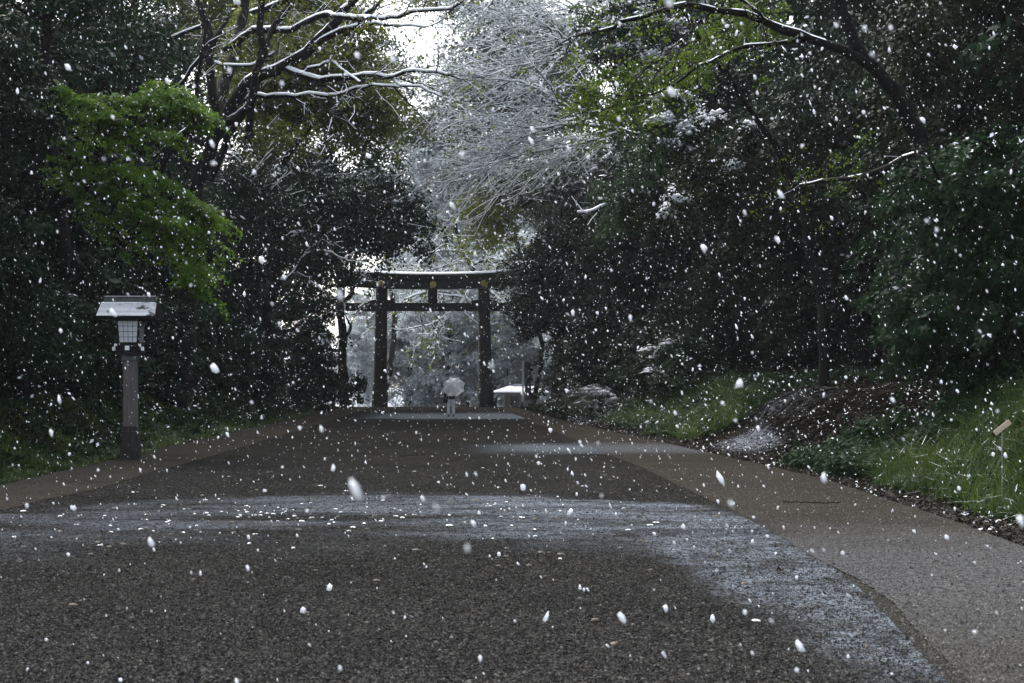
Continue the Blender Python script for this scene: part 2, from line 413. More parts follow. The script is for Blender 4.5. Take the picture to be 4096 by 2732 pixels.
class Leaves:
    def __init__(s): s.V = []; s.t = []; s.s = []
    def add(s, V, tint, snow): s.V.append(V.reshape(-1, 3)); s.t.append(tint); s.s.append(snow)
    def mesh(s, name, mat):
        V = np.concatenate(s.V); n = len(V) // 4
        q = np.arange(n * 4).reshape(-1, 4)
        return mesh_np(name, V, quads=q, mats=[mat], attrs={'tint': np.concatenate(s.t), 'snow': np.concatenate(s.s)})

def tubes(P0, P1, R0, R1, sides=6, lift=None):
    """truncated cones for arrays of edges -> verts, quads"""
    d = nrm(P1 - P0); ref = np.where(np.abs(d[:, 1:2]) < .8, np.array([[0, 1., 0]]), np.array([[1., 0, 0]]))
    u = nrm(np.cross(d, ref)); w = np.cross(d, u)
    an = np.arange(sides) * 2 * np.pi / sides
    ring = u[:, None, :] * np.cos(an)[None, :, None] + w[:, None, :] * np.sin(an)[None, :, None]
    ext = d * (R1[:, None] * .25)
    A = P0[:, None, :] + ring * R0[:, None, None]; B = (P1 + ext)[:, None, :] + ring * R1[:, None, None]
    V = np.concatenate([A, B], 1); n = len(P0)
    base = (np.arange(n) * 2 * sides)[:, None]; k = np.arange(sides)[None, :]; k2 = (k + 1) % sides
    Q = np.stack([base + k, base + k2, base + k2 + sides, base + k + sides], -1).reshape(-1, 4)
    return V.reshape(-1, 3), Q

class Wood:
    def __init__(s): s.e = []; s.g = []
    def edges(s, P0, P1, R0, R1, sides=6): s.e.append((np.asarray(P0), np.asarray(P1), np.asarray(R0), np.asarray(R1), sides))
    def mesh(s, name, mat):
        Vs = []; Qs = []; o = 0
        for P0, P1, R0, R1, sd in s.e:
            V, Q = tubes(P0, P1, R0, R1, sd); Vs.append(V); Qs.append(Q + o); o += len(V)
        return mesh_np(name, np.concatenate(Vs), quads=np.concatenate(Qs), mats=[mat], smooth=True)
    def snow_mesh(s, name, rng, minr=.006, maxr=.35, chance=.9, cov=.62, slope=.82, thick=1.0):
        Vs = []; Qs = []; o = 0
        for P0, P1, R0, R1, sd in s.e:
            d = nrm(P1 - P0); ok = (np.abs(d[:, 2]) < slope) & (R0 > minr) & (R0 < maxr) & (rng.random(len(R0)) < chance)
            if not ok.any(): continue
            a, b, r0, r1 = P0[ok].copy(), P1[ok].copy(), R0[ok], R1[ok]
            h = .012 * thick
            a[:, 2] += r0 * (1 - cov) + h; b[:, 2] += r1 * (1 - cov) + h
            V, Q = tubes(a, b, r0 * cov + h, r1 * cov + h, 6); Vs.append(V); Qs.append(Q + o); o += len(V)
        if not Vs: return None
        return mesh_np(name, np.concatenate(Vs), quads=np.concatenate(Qs), mats=[M['snow']], smooth=True)

def polyline(pts, step=.5, rng=None, wob=.06):
    """Catmull-Rom resample"""
    P = np.asarray(pts, float)
    if len(P) == 2: P = np.array([P[0], (P[0] + P[1]) / 2, P[1]])
    Q = np.vstack([2 * P[0] - P[1], P, 2 * P[-1] - P[-2]]); out = []
    for i in range(len(P) - 1):
        n = max(2, int(np.linalg.norm(P[i + 1] - P[i]) / step)); u = np.linspace(0, 1, n, endpoint=False)[:, None]
        p0, p1, p2, p3 = Q[i], Q[i + 1], Q[i + 2], Q[i + 3]
        out.append(.5 * ((2 * p1) + (-p0 + p2) * u + (2 * p0 - 5 * p1 + 4 * p2 - p3) * u ** 2 + (-p0 + 3 * p1 - 3 * p2 + p3) * u ** 3))
    out.append(P[-1:]); R = np.vstack(out)
    if rng is not None: R[1:-1] += rng.normal(size=R[1:-1].shape) * wob
    return R

def twigs(S, Dr, n_per, length, K, rng, spread=.9, grav=-.03, upw=.1, r0=.02):
    """S,Dr: start points & directions -> P (T,K,3), R (T,K)"""
    S = np.repeat(S, n_per, 0); Dr = np.repeat(Dr, n_per, 0); T = len(S)
    d = nrm(Dr + rng.normal(size=(T, 3)) * spread * .6 + np.array([0, 0, upw]))
    Ln = length * (.5 + rng.random(T)) / (K - 1); P = [S]
    for k in range(K - 1):
        d = nrm(d + rng.normal(size=(T, 3)) * .16 + np.array([0, 0, grav])); P.append(P[-1] + d * Ln[:, None])
    R = r0 * (1 - np.linspace(0, .8, K))[None, :] * (.6 + .8 * rng.random(T))[:, None]
    return np.stack(P, 1), R

def add_twigs(wood, P, R, sides=3):
    wood.edges(P[:, :-1].reshape(-1, 3), P[:, 1:].reshape(-1, 3), R[:, :-1].ravel(), R[:, 1:].ravel(), sides)

def skeleton(trunk, r0, r1, targets, rng, rtip=.03, step=.8):
    pos = [p for p in trunk]; par = [-1] + list(range(len(trunk) - 1)); nt_ = len(trunk)
    lo = max(1, int(nt_ * .25))
    c = trunk[:, :2].mean(0)
    order = np.argsort([np.min(np.linalg.norm(trunk - q, axis=1)) for q in targets])
    for ti in order:
        q = targets[ti]; A = np.array(pos); dd = np.linalg.norm(A - q, axis=1) + 1.1 * np.maximum(0, A[:, 2] - q[2] + .5)
        dd[:lo] += 50
        k = int(np.argmin(dd)); p = A[k]; ln = np.linalg.norm(q - p); n = max(2, int(ln / step))
        mid = (p + q) / 2 + rng.normal(size=3) * ln * .10 + np.array([0, 0, ln * .06])
        prev = k
        for j in range(1, n + 1):
            u = j / n; x = (1 - u) ** 2 * p + 2 * u * (1 - u) * mid + u * u * q + (rng.normal(size=3) * .05 if j < n else 0)
            pos.append(x); par.append(prev); prev = len(pos) - 1
    pos = np.array(pos); par = np.array(par); cnt = np.zeros(len(pos))
    kids = np.zeros(len(pos), int); np.add.at(kids, par[par >= 0], 1); cnt[kids == 0] = 1
    for i in range(len(pos) - 1, 0, -1): cnt[par[i]] += cnt[i]
    r = rtip * np.sqrt(cnt)
    tr = np.interp(np.arange(nt_), [0, 1, 2, nt_ - 1], [r0 * 1.45, r0 * 1.12, r0, r1]); r[:nt_] = tr
    r[nt_:] = np.minimum(r[nt_:], r0 * .55)
    e = np.arange(1, len(pos)); r_from = np.where(e < nt_, r[par[e]], np.minimum(r[par[e]], r[e] * 1.15))
    return pos[par[e]], pos[e], r_from, r[e]

def clump_leaves(LV, C, rc, n, size, wid, rng, flat=.55, up=.8, snow=0., tint0=None, droop=.3, center=None, tvar=.25, tilt=None, ckp=.5):
    """C clump centres (K,3); adds n leaves per clump"""
    K = len(C); u = rng.normal(size=(K, n, 3)); u = nrm(u) * (rng.random((K, n, 1)) ** .45)
    rcs = rc * (.65 + .7 * rng.random((K, 1, 1)))
    off = u * rcs; 
    # lumpy outline: a few sub-lobes per clump
    lob = rng.normal(size=(K, 5, 3)) * rcs * .55; sel = rng.integers(0, 5, (K, n))
    off = off * .5 + np.take_along_axis(lob, sel[..., None].repeat(3, -1), 1)
    off[..., 2] *= flat
    if tilt is not None: off[..., 2] += off[..., 0] * tilt[0] + off[..., 1] * tilt[1]
    off[..., 2] -= droop * (np.linalg.norm(off[..., :2], axis=-1) ** 2) / rc
    P = (C[:, None, :] + off).reshape(-1, 3)
    ax = nrm(off.reshape(-1, 3) * np.array([1, 1, .3]) + np.array([0, 0, -.35 * rc]))
    V = leaf_quads(P, size * 1.22, wid, rng, up=up * .7, axis=ax, axw=.5, form=nrm(off.reshape(-1, 3)))
    tk = (rng.random((K, 1)) if tint0 is None else np.full((K, 1), tint0) + (rng.random((K, 1)) - .5) * .5)
    tint = np.clip(tk * (1 - tvar) + rng.random((K, n)) * tvar * 1.6 - .1, 0, 1).ravel()
    rel = off[..., 2] / (rc * flat)
    ck = rng.random((K, 1)) < ckp
    if np.isscalar(snow): sc = snow
    else: sc = np.asarray(snow)[:, None]
    sn = (rng.random((K, n)) < sc * np.clip(.1 + rel * 1.2, 0, 1) * np.where(ck, 1.7, .08)).astype(float).ravel()
    LV.add(V, tint, sn)

def ellipsoid_pts(c, r, n, rng, shell=.55, zlow=-1.0):
    out = []
    while len(out) < n:
        v = nrm(rng.normal(size=3)); q = v * (shell + (1 - shell) * rng.random())
        if q[2] < zlow: continue
        out.append(c + q * r)
    return np.array(out)

def lump_mesh(C, rc, n, r, rng, flat=.55, up=.15):
    d = rng.normal(size=(len(C), n, 3)); d[..., 2] = np.abs(d[..., 2]) + up; d = nrm(d)
    P = (C[:, None, :] + d * np.array([rc, rc, rc * flat]) * rng.uniform(.6, 1.05, (len(C), n, 1)))
    # bunch them: whole clumps stay bare
    keep = rng.random(len(C)) < .75; P = P[keep].reshape(-1, 3)
    bv = np.array([(1, 0, 0), (-1, 0, 0), (0, 1, 0), (0, -1, 0), (0, 0, 1), (0, 0, -1)], float)
    bf = np.array([(0, 2, 4), (2, 1, 4), (1, 3, 4), (3, 0, 4), (2, 0, 5), (1, 2, 5), (3, 1, 5), (0, 3, 5)])
    m = len(P); s_ = r * np.exp(rng.normal(size=(m, 1, 1)) * .5) * np.array([1.3, 1.3, .55])
    a = rng.random(m) * 6.28; V = bv[None] * (1 + rng.normal(size=(m, 6, 1)) * .3) * s_
    V[..., 0] *= rng.uniform(.7, 1.8, (m, 1)); c, sn = np.cos(a)[:, None], np.sin(a)[:, None]
    V = np.stack([V[..., 0] * c - V[..., 1] * sn, V[..., 0] * sn + V[..., 1] * c, V[..., 2]], -1)
    V[..., 2] -= np.abs(V[..., 0]) * .35
    V = V + P[:, None, :]; Fc = bf[None] + (np.arange(m) * 6)[:, None, None]
    return mesh_np('snow_cover', V.reshape(-1, 3), tris=Fc.reshape(-1, 3), mats=[M['snow']], smooth=True)

def make_tree(name, label, cat, base, crowns, trunk_r=.25, n_leaf=300, size=.14, wid=.28, mat='leaf_dark', bark='bark', snow=0.0,
              flat=.55, up=.8, rc=1.1, seed=0, group=None, droop=.3, lean=None, twig_n=3, snow_limb=False, tint0=None, trunk_to=None,
              rtip=.03, wood_snow=None, tilt=None, shell=.5, twlen=1.1, zlow=-1.0, lumps=None):
    """crowns: list of (centre xyz, radii xyz, clumps). base: (x, y)"""
    rng = np.random.default_rng(seed)
    bx, by = base; bz = HZ(bx, by) - .08
    root = thing(name, label, cat, (bx, by, bz), 0, group)
    b = np.array([bx, by, bz])
    T = np.concatenate([ellipsoid_pts(np.array(c, float), np.array(r, float), k, rng, shell, zlow) for c, r, k in crowns]) - b
    cc = np.mean([c for c, r, k in crowns], 0) - b
    top = trunk_to if trunk_to is not None else np.array([cc[0], cc[1], max(c[2] + r[2] * .55 for c, r, k in crowns) - bz])
    top = np.array(top, float)
    hh = top[2]; pts = [np.zeros(3)]
    ctrl = lean if lean is not None else [(0.02, 0.02, .3), (.25, .2, .6)]
    for fx, fy, fz in ctrl: pts.append(np.array([top[0] * fx, top[1] * fy, hh * fz]) + rng.normal(size=3) * np.array([.02, .02, 0]) * hh)
    pts.append(top)
    tr = polyline(pts, .7, rng, .05)
    e = skeleton(tr, trunk_r, max(.05, trunk_r * .3), T, rng, rtip)
    w = Wood(); w.edges(*e, sides=8 if trunk_r > .2 else 6)
    if twig_n:
        dirs = nrm(T - np.array([top[0], top[1], 0]) * 1.0 * np.array([1, 1, 0]) - np.array([0, 0, hh * .6]))
        P, R = twigs(T, dirs, twig_n, twlen * rc, 4, rng, 1.2, -.05, .15, .018)
        add_twigs(w, P, R)
    link('trunk', w.mesh('trunk', M[bark]), root)
    LV = Leaves()
    if n_leaf:
        # snow share falls off for clumps buried in the crown
        if snow > 0:
            zz = T[:, 2]; q = (zz - zz.min()) / max(1e-6, zz.max() - zz.min()); sn = snow * (.35 + .9 * q)
        else: sn = 0.
        clump_leaves(LV, T, rc, n_leaf, size, wid, rng, flat, up, sn, tint0, droop, tilt=tilt)
        link('crown', LV.mesh('crown', M[mat]), root)
    if lumps:
        zz = T[:, 2]; Tt = T[rng.random(len(T)) < .35 + .65 * (zz - zz.min()) / (np.ptp(zz) + 1e-6)]
        link('snow_cover', lump_mesh(Tt, rc * .95, lumps[0], lumps[1], rng, flat), root)
    if snow_limb:
        kw = wood_snow or {}
        me = w.snow_mesh('snow_cover', rng, **kw)
        if me: link('snow_cover', me, root)
    return root

def C_(px0, px1, py0, py1, D, ry, k):
    """crown ellipsoid that fills a patch seen at distance D"""
    a = W(px0, py1, D); b = W(px1, py0, D); c = (a + b) / 2
    return (c, np.array([(b[0] - a[0]) / 2, ry, (b[2] - a[2]) / 2]), k)

# =================================================================== TORII
TD = 98.1; TX = -.57
tor = thing('torii_gate', 'tall dark wooden torii gate with three gold crests spanning the path', 'torii', (TX, TD, 0))
def pillar(s):
    xb, xt = s * 3.66, s * 3.52
    def turned(name, prof, par):
        P = np.array([(xb + (xt - xb) * z / 8.1, 0, z) for z, r in prof]); r = np.array([r for z, r in prof]); n = 48
        an = np.arange(n) * 2 * np.pi / n
        V = np.stack([P[:, None, 0] + r[:, None] * np.cos(an), r[:, None] * np.sin(an), np.repeat(P[:, 2:3], n, 1)], -1).reshape(-1, 3)
        k = np.arange(n); Q = [np.stack([i * n + k, i * n + (k + 1) % n, i * n + n + (k + 1) % n, i * n + n + k], 1) for i in range(len(P) - 1)]
        return link(name, mesh_np(name, V, quads=np.concatenate(Q), mats=[M['wood_dark']], smooth=True), par)
    p = turned('pillar', [(z, .50 - .0125 * z) for z in np.linspace(-.1, 8.12, 24)], tor)
    turned('base_sleeve', [(-.1, .565), (.7, .56), (1.56, .548), (1.575, .54), (1.58, .49)], p)
for s in (-1, 1): pillar(s)
def beam(name, mat, half, sec, curve, parent, n=28, taper=0):
    """section sec [(y,z)] swept along X, lifted by curve(x)"""
    xs = np.linspace(-half, half, n); V = []
    for x in xs:
        e = 1 + taper * (abs(x) / half)
        for y, z in sec: V.append((x, y, z * e if taper else z)); V[-1] = (x, y, V[-1][2] + curve(x))
    k = len(sec); Q = []
    for i in range(n - 1):
        for j in range(k): a = i * k + j; b = i * k + (j + 1) % k; Q.append((a, b, b + k, a + k))
    b = bmesh.new(); vs = [b.verts.new(v) for v in V]
    for q in Q: b.faces.new([vs[i] for i in q])
    b.faces.new(vs[:k]); b.faces.new(vs[-k:][::-1])
    bmesh.ops.recalc_face_normals(b, faces=b.faces)
    me = bpy.data.meshes.new(name); b.to_mesh(me); b.free(); me.materials.append(mat)
    return link(name, me, parent)
up_ = lambda x: .30 * (abs(x) / 6.4) ** 2.2
beam('lower_lintel', M['wood_dark'], 6.2, [(-.36, 8.10), (.36, 8.10), (.38, 8.70), (-.38, 8.70)], lambda x: up_(x) * .75, tor)
kas = beam('upper_lintel', M['wood_dark'], 6.45, [(-.40, 8.703), (.40, 8.703), (.56, 9.03), (-.56, 9.03)], up_, tor)
beam('roof_board', M['copper'], 6.52, [(-.66, 9.033), (.66, 9.033), (.68, 9.09), (0, 9.17), (-.68, 9.09)], up_, tor)
beam('snow_cap', M['snow'], 6.50, [(-.67, 9.093), (0, 9.175), (.67, 9.093), (.60, 9.19), (0, 9.29), (-.60, 9.19)], up_, tor)
BM().box((0, 0, 6.875), (12.1, .36, .57), bev=.02).build('tie_beam', M['wood_dark'], tor)
BM().box((0, 0, 7.63), (.66, .34, .93), bev=.015).build('centre_strut', M['wood_dark'], tor)
for s in (-1, 1):
    for k in (-1, 1):
        x = s * 3.55 + k * .66
        BM().prism([(x - .27, 7.163), (x + .27, 7.163), (x + .27 + (-.04 if k > 0 else 0), 7.163 + (.13 if k > 0 else .22)), (x - .27 + (.04 if k < 0 else 0), 7.163 + (.22 if k > 0 else .13))], -.24, .24).build('wedge', M['wood_dark'], tor)
def crest(x, z):
    o = BM().cone((x, -.388, z), (x, -.42, z), .225, .225, 48)
    o = o.build('crest', M['gold'], tor, False)
    b = BM()
    for k in range(16):
        a = k * math.pi / 8; c, s_ = math.cos(a), math.sin(a)
        b.cone((x + c * .045, -.425, z + s_ * .045), (x + c * .175, -.430, z + s_ * .175), .010, .034, 8)
        b.ball((x + c * .178, -.430, z + s_ * .178), (.068, .03, .068), 4)
    b.ball((x, -.43, z), (.08, .05, .08), 5)
    b.build('petals', M['gold'], o, True)
for x in (-3.56, 0.03, 3.53): crest(x, 8.42 + up_(x) * .75)

# =================================================================== LANTERN
lz = HZ(-6.2, 28.4)
lan = thing('lantern_post', 'roofed wooden lantern with white paper grid on a grey post at the path edge', 'lantern', (-6.2, 28.4, min(0, lz)))
BM().box((0, 0, 1.28), (.262, .262, 1.55), bev=.02).build('post', M['wood_grey'], lan)
M['wood_stained'] = simple_mat('stained_wood', (.040, .036, .033), .8, .15, .4, 7, .003, (.016, .015, .014), stretch=(5, 5, .5))
BM().box((0, 0, .25), (.345, .345, .74), bev=.02).box((0, 0, .66), (.30, .30, .10), bev=.01).build('base_sleeve', M['wood_stained'], lan)
BM().box((0, 0, 2.055), (.31, .31, .10), bev=.01).cone((0, 0, 2.10), (0, 0, 2.19), .20, .30, 4).build('cap', M['copper'], lan)
pl = BM().box((0, 0, 2.205), (.50, .40, .07)).box((0, 0, 2.335), (.46, .40, .05)).box((-.21, 0, 2.27), (.055, .56, .075)).box((.21, 0, 2.27), (.055, .56, .075)).box((0, 0, 2.265), (.085, .60, .085)).box((0, -.12, 2.262), (.54, .05, .07)).box((0, .12, 2.262), (.54, .05, .07))
pl.build('platform', M['wood_dark'], lan)
for x, z, y, w_, h_ in ((0, 2.262, -.303, .086, .088), (-.285, 2.25, -.21, .058, .075), (-.238, 2.312, -.25, .055, .070), (.238, 2.312, -.25, .055, .070), (.285, 2.25, -.21, .058, .075)):
    BM().box((x, y + .05, z), (w_ * .92, .10, h_ * .92)).build('bracket_arm', M['wood_dark'], lan)
    BM().box((x, y - .008, z), (w_, .012, h_)).build('beam_end', M['white_paint'], lan)
# lamp box, wider at the top
bt, bb = .235, .205
b = bmesh.new()
zb, zt = 2.36, 2.82
vs = [b.verts.new(p) for p in ((-bb, -bb, zb), (bb, -bb, zb), (bb, bb, zb), (-bb, bb, zb), (-bt, -bt, zt), (bt, -bt, zt), (bt, bt, zt), (-bt, bt, zt))]
for f in ((0, 3, 2, 1), (4, 5, 6, 7), (0, 1, 5, 4), (1, 2, 6, 5), (2, 3, 7, 6), (3, 0, 4, 7)): b.faces.new([vs[i] for i in f])
me = bpy.data.meshes.new('lamp_box'); b.to_mesh(me); b.free(); me.materials.append(M['wood_dark'])
box = link('lamp_box', me, lan)
def face_pt(u, v, off):
    """u,v in 0..1 over the front window -> xyz (front face leans)"""
    z = 2.375 + v * .428; e = bb + (bt - bb) * (z - zb) / (zt - zb)
    return (u - .5) * 2 * (e - .035), -(e + off), z
def pane_mesh(i, j, side):
    g = .035
    co = [face_pt((i + g) / 4, (j + g) / 4, .004), face_pt((i + 1 - g) / 4, (j + g) / 4, .004), face_pt((i + 1 - g) / 4, (j + 1 - g) / 4, .004), face_pt((i + g) / 4, (j + 1 - g) / 4, .004)]
    R = Matrix.Rotation(side * math.pi / 2, 3, 'Z'); co = [R @ Vector(c) for c in co]; nn = R @ Vector((0, -.003, 0))
    b = bmesh.new(); a = [b.verts.new(c) for c in co]; c2 = [b.verts.new(c + nn) for c in co]
    b.faces.new(a[::-1]); b.faces.new(c2)
    for k in range(4): b.faces.new((a[k], a[(k + 1) % 4], c2[(k + 1) % 4], c2[k]))
    me = bpy.data.meshes.new('paper_pane'); b.to_mesh(me); b.free(); me.materials.append(M['paper']); return me
for side in range(4):
    for i in range(4):
        for j in range(4): link('paper_pane', pane_mesh(i, j, side), box)
# lattice
lt = BM()
for side in range(4):
    R = Matrix.Rotation(side * math.pi / 2, 3, 'Z')
    for k in range(5):
        p0, p1 = Vector(face_pt(k / 4, 0, .012)), Vector(face_pt(k / 4, 1, .012)); lt.cone(R @ p0, R @ p1, .0045, .0045, 4)
        p0, p1 = Vector(face_pt(0, k / 4, .013)), Vector(face_pt(1, k / 4, .013)); lt.cone(R @ p0, R @ p1, .0045, .0045, 4)
lt.build('lattice', M['wood_dark'], lan)
# roof: stepped courses on two slopes, gable ends, ridge box
rf = BM(); nc = 11
for s in (-1, 1):
    for k in range(nc):
        u0 = k / nc; u1 = (k + 1) / nc
        y0 = -.46 + u0 * .34; y1 = -.46 + u1 * .34 + .012; z0 = 2.885 + u0 ** .92 * .285; z1 = 2.885 + u1 ** .92 * .285
        hw = .575 - .03 * u0
        a = math.atan2(z1 - z0, y1 - y0)
        rf.box((0, -s * (y0 + y1) / 2, (z0 + z1) / 2 + .004 * 1), (hw * 2, math.hypot(y1 - y0, z1 - z0) + .004, .016), rot=Matrix.Rotation((a - .10) if s < 0 else -(a - .10), 3, 'X'))
rf.build('roof', M['copper_snow'], lan)
for s in (-1, 1):
    g = bmesh.new(); x = s * .54
    pts = [(-.45, 2.86), (.45, 2.86), (.12, 3.15), (-.12, 3.15)]
    a = [g.verts.new((x - .02, y, z)) for y, z in pts]; c2 = [g.verts.new((x + .02, y, z)) for y, z in pts]
    g.faces.new(a); g.faces.new(c2[::-1])
    for k in range(4): g.faces.new((a[k], c2[k], c2[(k + 1) % 4], a[(k + 1) % 4]))
    bmesh.ops.recalc_face_normals(g, faces=g.faces)
    me = bpy.data.meshes.new('gable_board'); g.to_mesh(me); g.free(); me.materials.append(M['wood_dark']); link('gable_board', me, lan)
BM().box((0, 0, 2.845), (1.12, .80, .03)).build('eaves_board', M['wood_dark'], lan)
BM().box((0, 0, 3.215), (1.02, .19, .11), bev=.01).box((0, 0, 3.283), (1.06, .24, .022), bev=.005).box((0, 0, 3.15), (1.02, .26, .03)).build('ridge_box', M['copper'], lan)
BM().box((0, -.02, 3.299), (1.0, .12, .008)).build('snow_cover', M['snow'], lan)

# =================================================================== PERSON, UMBRELLA, BAG
def skin_mesh(name, pts, edges, rads, mat, parent, sub=2, root=0):
    me = bpy.data.meshes.new(name); me.from_pydata(pts, edges, []); o = bpy.data.objects.new(name, me); COL.objects.link(o)
    md = o.modifiers.new('s', 'SKIN'); sv = me.skin_vertices[0].data
    for i, r in enumerate(rads): sv[i].radius = (r, r) if isinstance(r, float) else r
    sv[root].use_root = True
    o.modifiers.new('u', 'SUBSURF').levels = sub; o.modifiers['u'].render_levels = sub
    dg = bpy.context.evaluated_depsgraph_get(); nm = bpy.data.meshes.new_from_object(o.evaluated_get(dg))
    bpy.data.objects.remove(o); nm.name = name; nm.materials.clear(); nm.materials.append(mat)
    for p in nm.polygons: p.use_smooth = True
    return link(name, nm, parent)
PX, PY = .47, 67.25
per = thing('person', 'person seen from behind in dark jacket and pale trousers holding a clear umbrella', 'person', (PX, PY, 0))
pts = [(0, 0, .93), (0, .0, 1.10), (0, 0, 1.27), (0, .0, 1.40), (0, .015, 1.47), (0, .03, 1.55), (0, .035, 1.62),
       (-.09, 0, .86), (-.105, .01, .47), (-.10, -.02, .09), (.09, 0, .86), (.105, .01, .47), (.115, -.02, .09),
       (-.17, 0, 1.36), (-.25, -.01, 1.12), (-.25, .05, .88), (-.245, .07, .80),
       (.17, 0, 1.36), (.28, .06, 1.13), (.21, .22, 1.12), (.20, .27, 1.15)]
ed = [(0, 1), (1, 2), (2, 3), (3, 4), (4, 5), (5, 6), (0, 7), (7, 8), (8, 9), (0, 10), (10, 11), (11, 12), (3, 13), (13, 14), (14, 15), (15, 16), (3, 17), (17, 18), (18, 19), (19, 20)]
rd = [(.14, .10), (.12, .09), (.15, .10), (.08, .07), .05, .082, .07, .08, .055, .035, .08, .055, .035, .06, .042, .028, .024, .06, .042, .028, .024]
skin_mesh('body', pts, ed, rd, M['skin'], per)
jp = [(0, 0, .86), (0, 0, 1.0), (0, 0, 1.2), (0, 0, 1.38), (-.18, 0, 1.36), (-.265, -.01, 1.12), (-.262, .04, .91), (.18, 0, 1.36), (.29, .06, 1.13), (.23, .18, 1.13)]
skin_mesh('jacket', jp, [(0, 1), (1, 2), (2, 3), (3, 4), (4, 5), (5, 6), (3, 7), (7, 8), (8, 9)], [(.205, .15), (.19, .14), (.19, .135), (.13, .10), .085, .07, .05, .085, .07, .05], M['black'], per, root=1)
tp_ = [(0, 0, .93), (-.095, 0, .80), (-.11, .01, .47), (-.105, -.02, .13), (.095, 0, .80), (.11, .01, .47), (.12, -.02, .13)]
skin_mesh('trousers', tp_, [(0, 1), (1, 2), (2, 3), (0, 4), (4, 5), (5, 6)], [(.175, .125), .108, .08, .072, .108, .08, .072], M['trouser'], per)
for s, yaw in ((-1, .1), (1, -.5)):
    BM().ball((s * .11, .03, .045), (.10, .28, .09), 7).box((s * .11, .03, .012), (.085, .26, .022)).build('shoe', M['black'], per, True)
BM().ball((0, .025, 1.60), (.19, .21, .20), 8).ball((0, -.01, 1.53), (.17, .15, .17), 7).build('hair', M['hair'], per, True)
for hx, hy, hz, d in ((-.245, .075, .76, (0, 0, -1)), (.20, .28, 1.16, (0, .2, .6))):
    h = BM().ball((hx, hy, hz + .03), (.05, .075, .09), 6)
    for k in range(4): h.cone((hx, hy - .03 + k * .02, hz), (hx + .02, hy - .03 + k * .02 + .01 * d[1], hz - .055 + (k == 0) * .012), .009, .007, 6)
    h.cone((hx + .02, hy + .035, hz + .03), (hx + .035, hy + .05, hz - .02), .010, .008, 6).build('hand', M['skin'], per, True)

umb = thing('umbrella', 'clear vinyl umbrella tilted back over the walker in the path', 'umbrella', (PX + .07, PY - .42, 1.57))
umb.rotation_euler = (rad(59), 0, rad(-12))       # canopy axis points back and up
def canopy_pt(k, u, sag=0):
    a = k * math.pi / 4 + math.pi / 8; R = .56; r = R * math.sin(u * 1.12) / math.sin(1.12); z = -.30 * (1 - math.cos(u * 1.12)) / (1 - math.cos(1.12))
    return np.array([math.cos(a) * r, math.sin(a) * r, z - 0.0])
for k in range(8):
    V = []; Q = []; nu = 9; nv = 6
    for i in range(nu):
        for j in range(nv):
            u = i / (nu - 1); w_ = j / (nv - 1)
            p = canopy_pt(k, u) * (1 - w_) + canopy_pt(k + 1, u) * w_
            p[2] -= -.0 + .03 * u * math.sin(w_ * math.pi); p[:2] *= 1 - .05 * u * math.sin(w_ * math.pi); V.append(p)
    for i in range(nu - 1):
        for j in range(nv - 1): a = i * nv + j; Q.append((a, a + 1, a + nv + 1, a + nv))
    link('canopy_panel', mesh_np('canopy_panel', V, quads=Q, mats=[M['vinyl']], smooth=True), umb)
for k in range(8):
    P = np.array([canopy_pt(k, u) - np.array([0, 0, .006]) for u in np.linspace(0, 1, 9)])
    V, Q = tubes(P[:-1], P[1:], np.full(8, .005), np.full(8, .005), 5); link('rib', mesh_np('rib', V, quads=Q, mats=[M['white_paint']]), umb)
BM().cone((0, 0, .06), (0, 0, -.78), .006, .006, 8).build('shaft', M['steel'], umb)
BM().cone((0, 0, -.74), (0, 0, -.86), .014, .014, 10).build('handle', M['black'], umb)
bag = thing('shoulder_bag', 'black bag hanging at the left hip of the walker', 'bag', (PX - .25, PY - .04, .66))
BM().box((0, 0, .12), (.20, .15, .24), bev=.035).build('bag_body', M['black'], bag)
BM().cone((-.02, 0, .24), (.16, .03, .72), .012, .012, 6).build('strap', M['black'], bag)

# =================================================================== THINGS BEYOND THE GATE
def gz(x, y): return HZ(x, y)
# folding barrier by the right pillar
gx = (2092 - 1764) / F * 95
br = thing('folding_barrier', 'tall folded metal barrier with white pole and slate panel beside the gate', 'barrier', (gx, 95, gz(gx, 95) + .03))
BM().box((0, 0, 1.75), (.11, .11, 2.75), bev=.01).build('pole', M['white_paint'], br)
BM().box((.33, .02, 1.75), (.44, .05, 2.62)).build('panel', M['slate'], br)
for k in range(3): BM().box((.17 + k * .16, -.02, 1.75), (.03, .03, 2.62)).build('bar', M['iron'], br)
BM().box((.25, 0, .13), (.85, .30, .18), bev=.02).build('foot', M['iron'], br)
BM().cone((.0, 0, .40), (-.85, -.15, .06), .04, .04, 8).build('strut', M['wood_grey'], br)
BM().cone((.0, 0, .40), (-.15, .65, .02), .04, .04, 8).build('strut', M['wood_grey'], br)
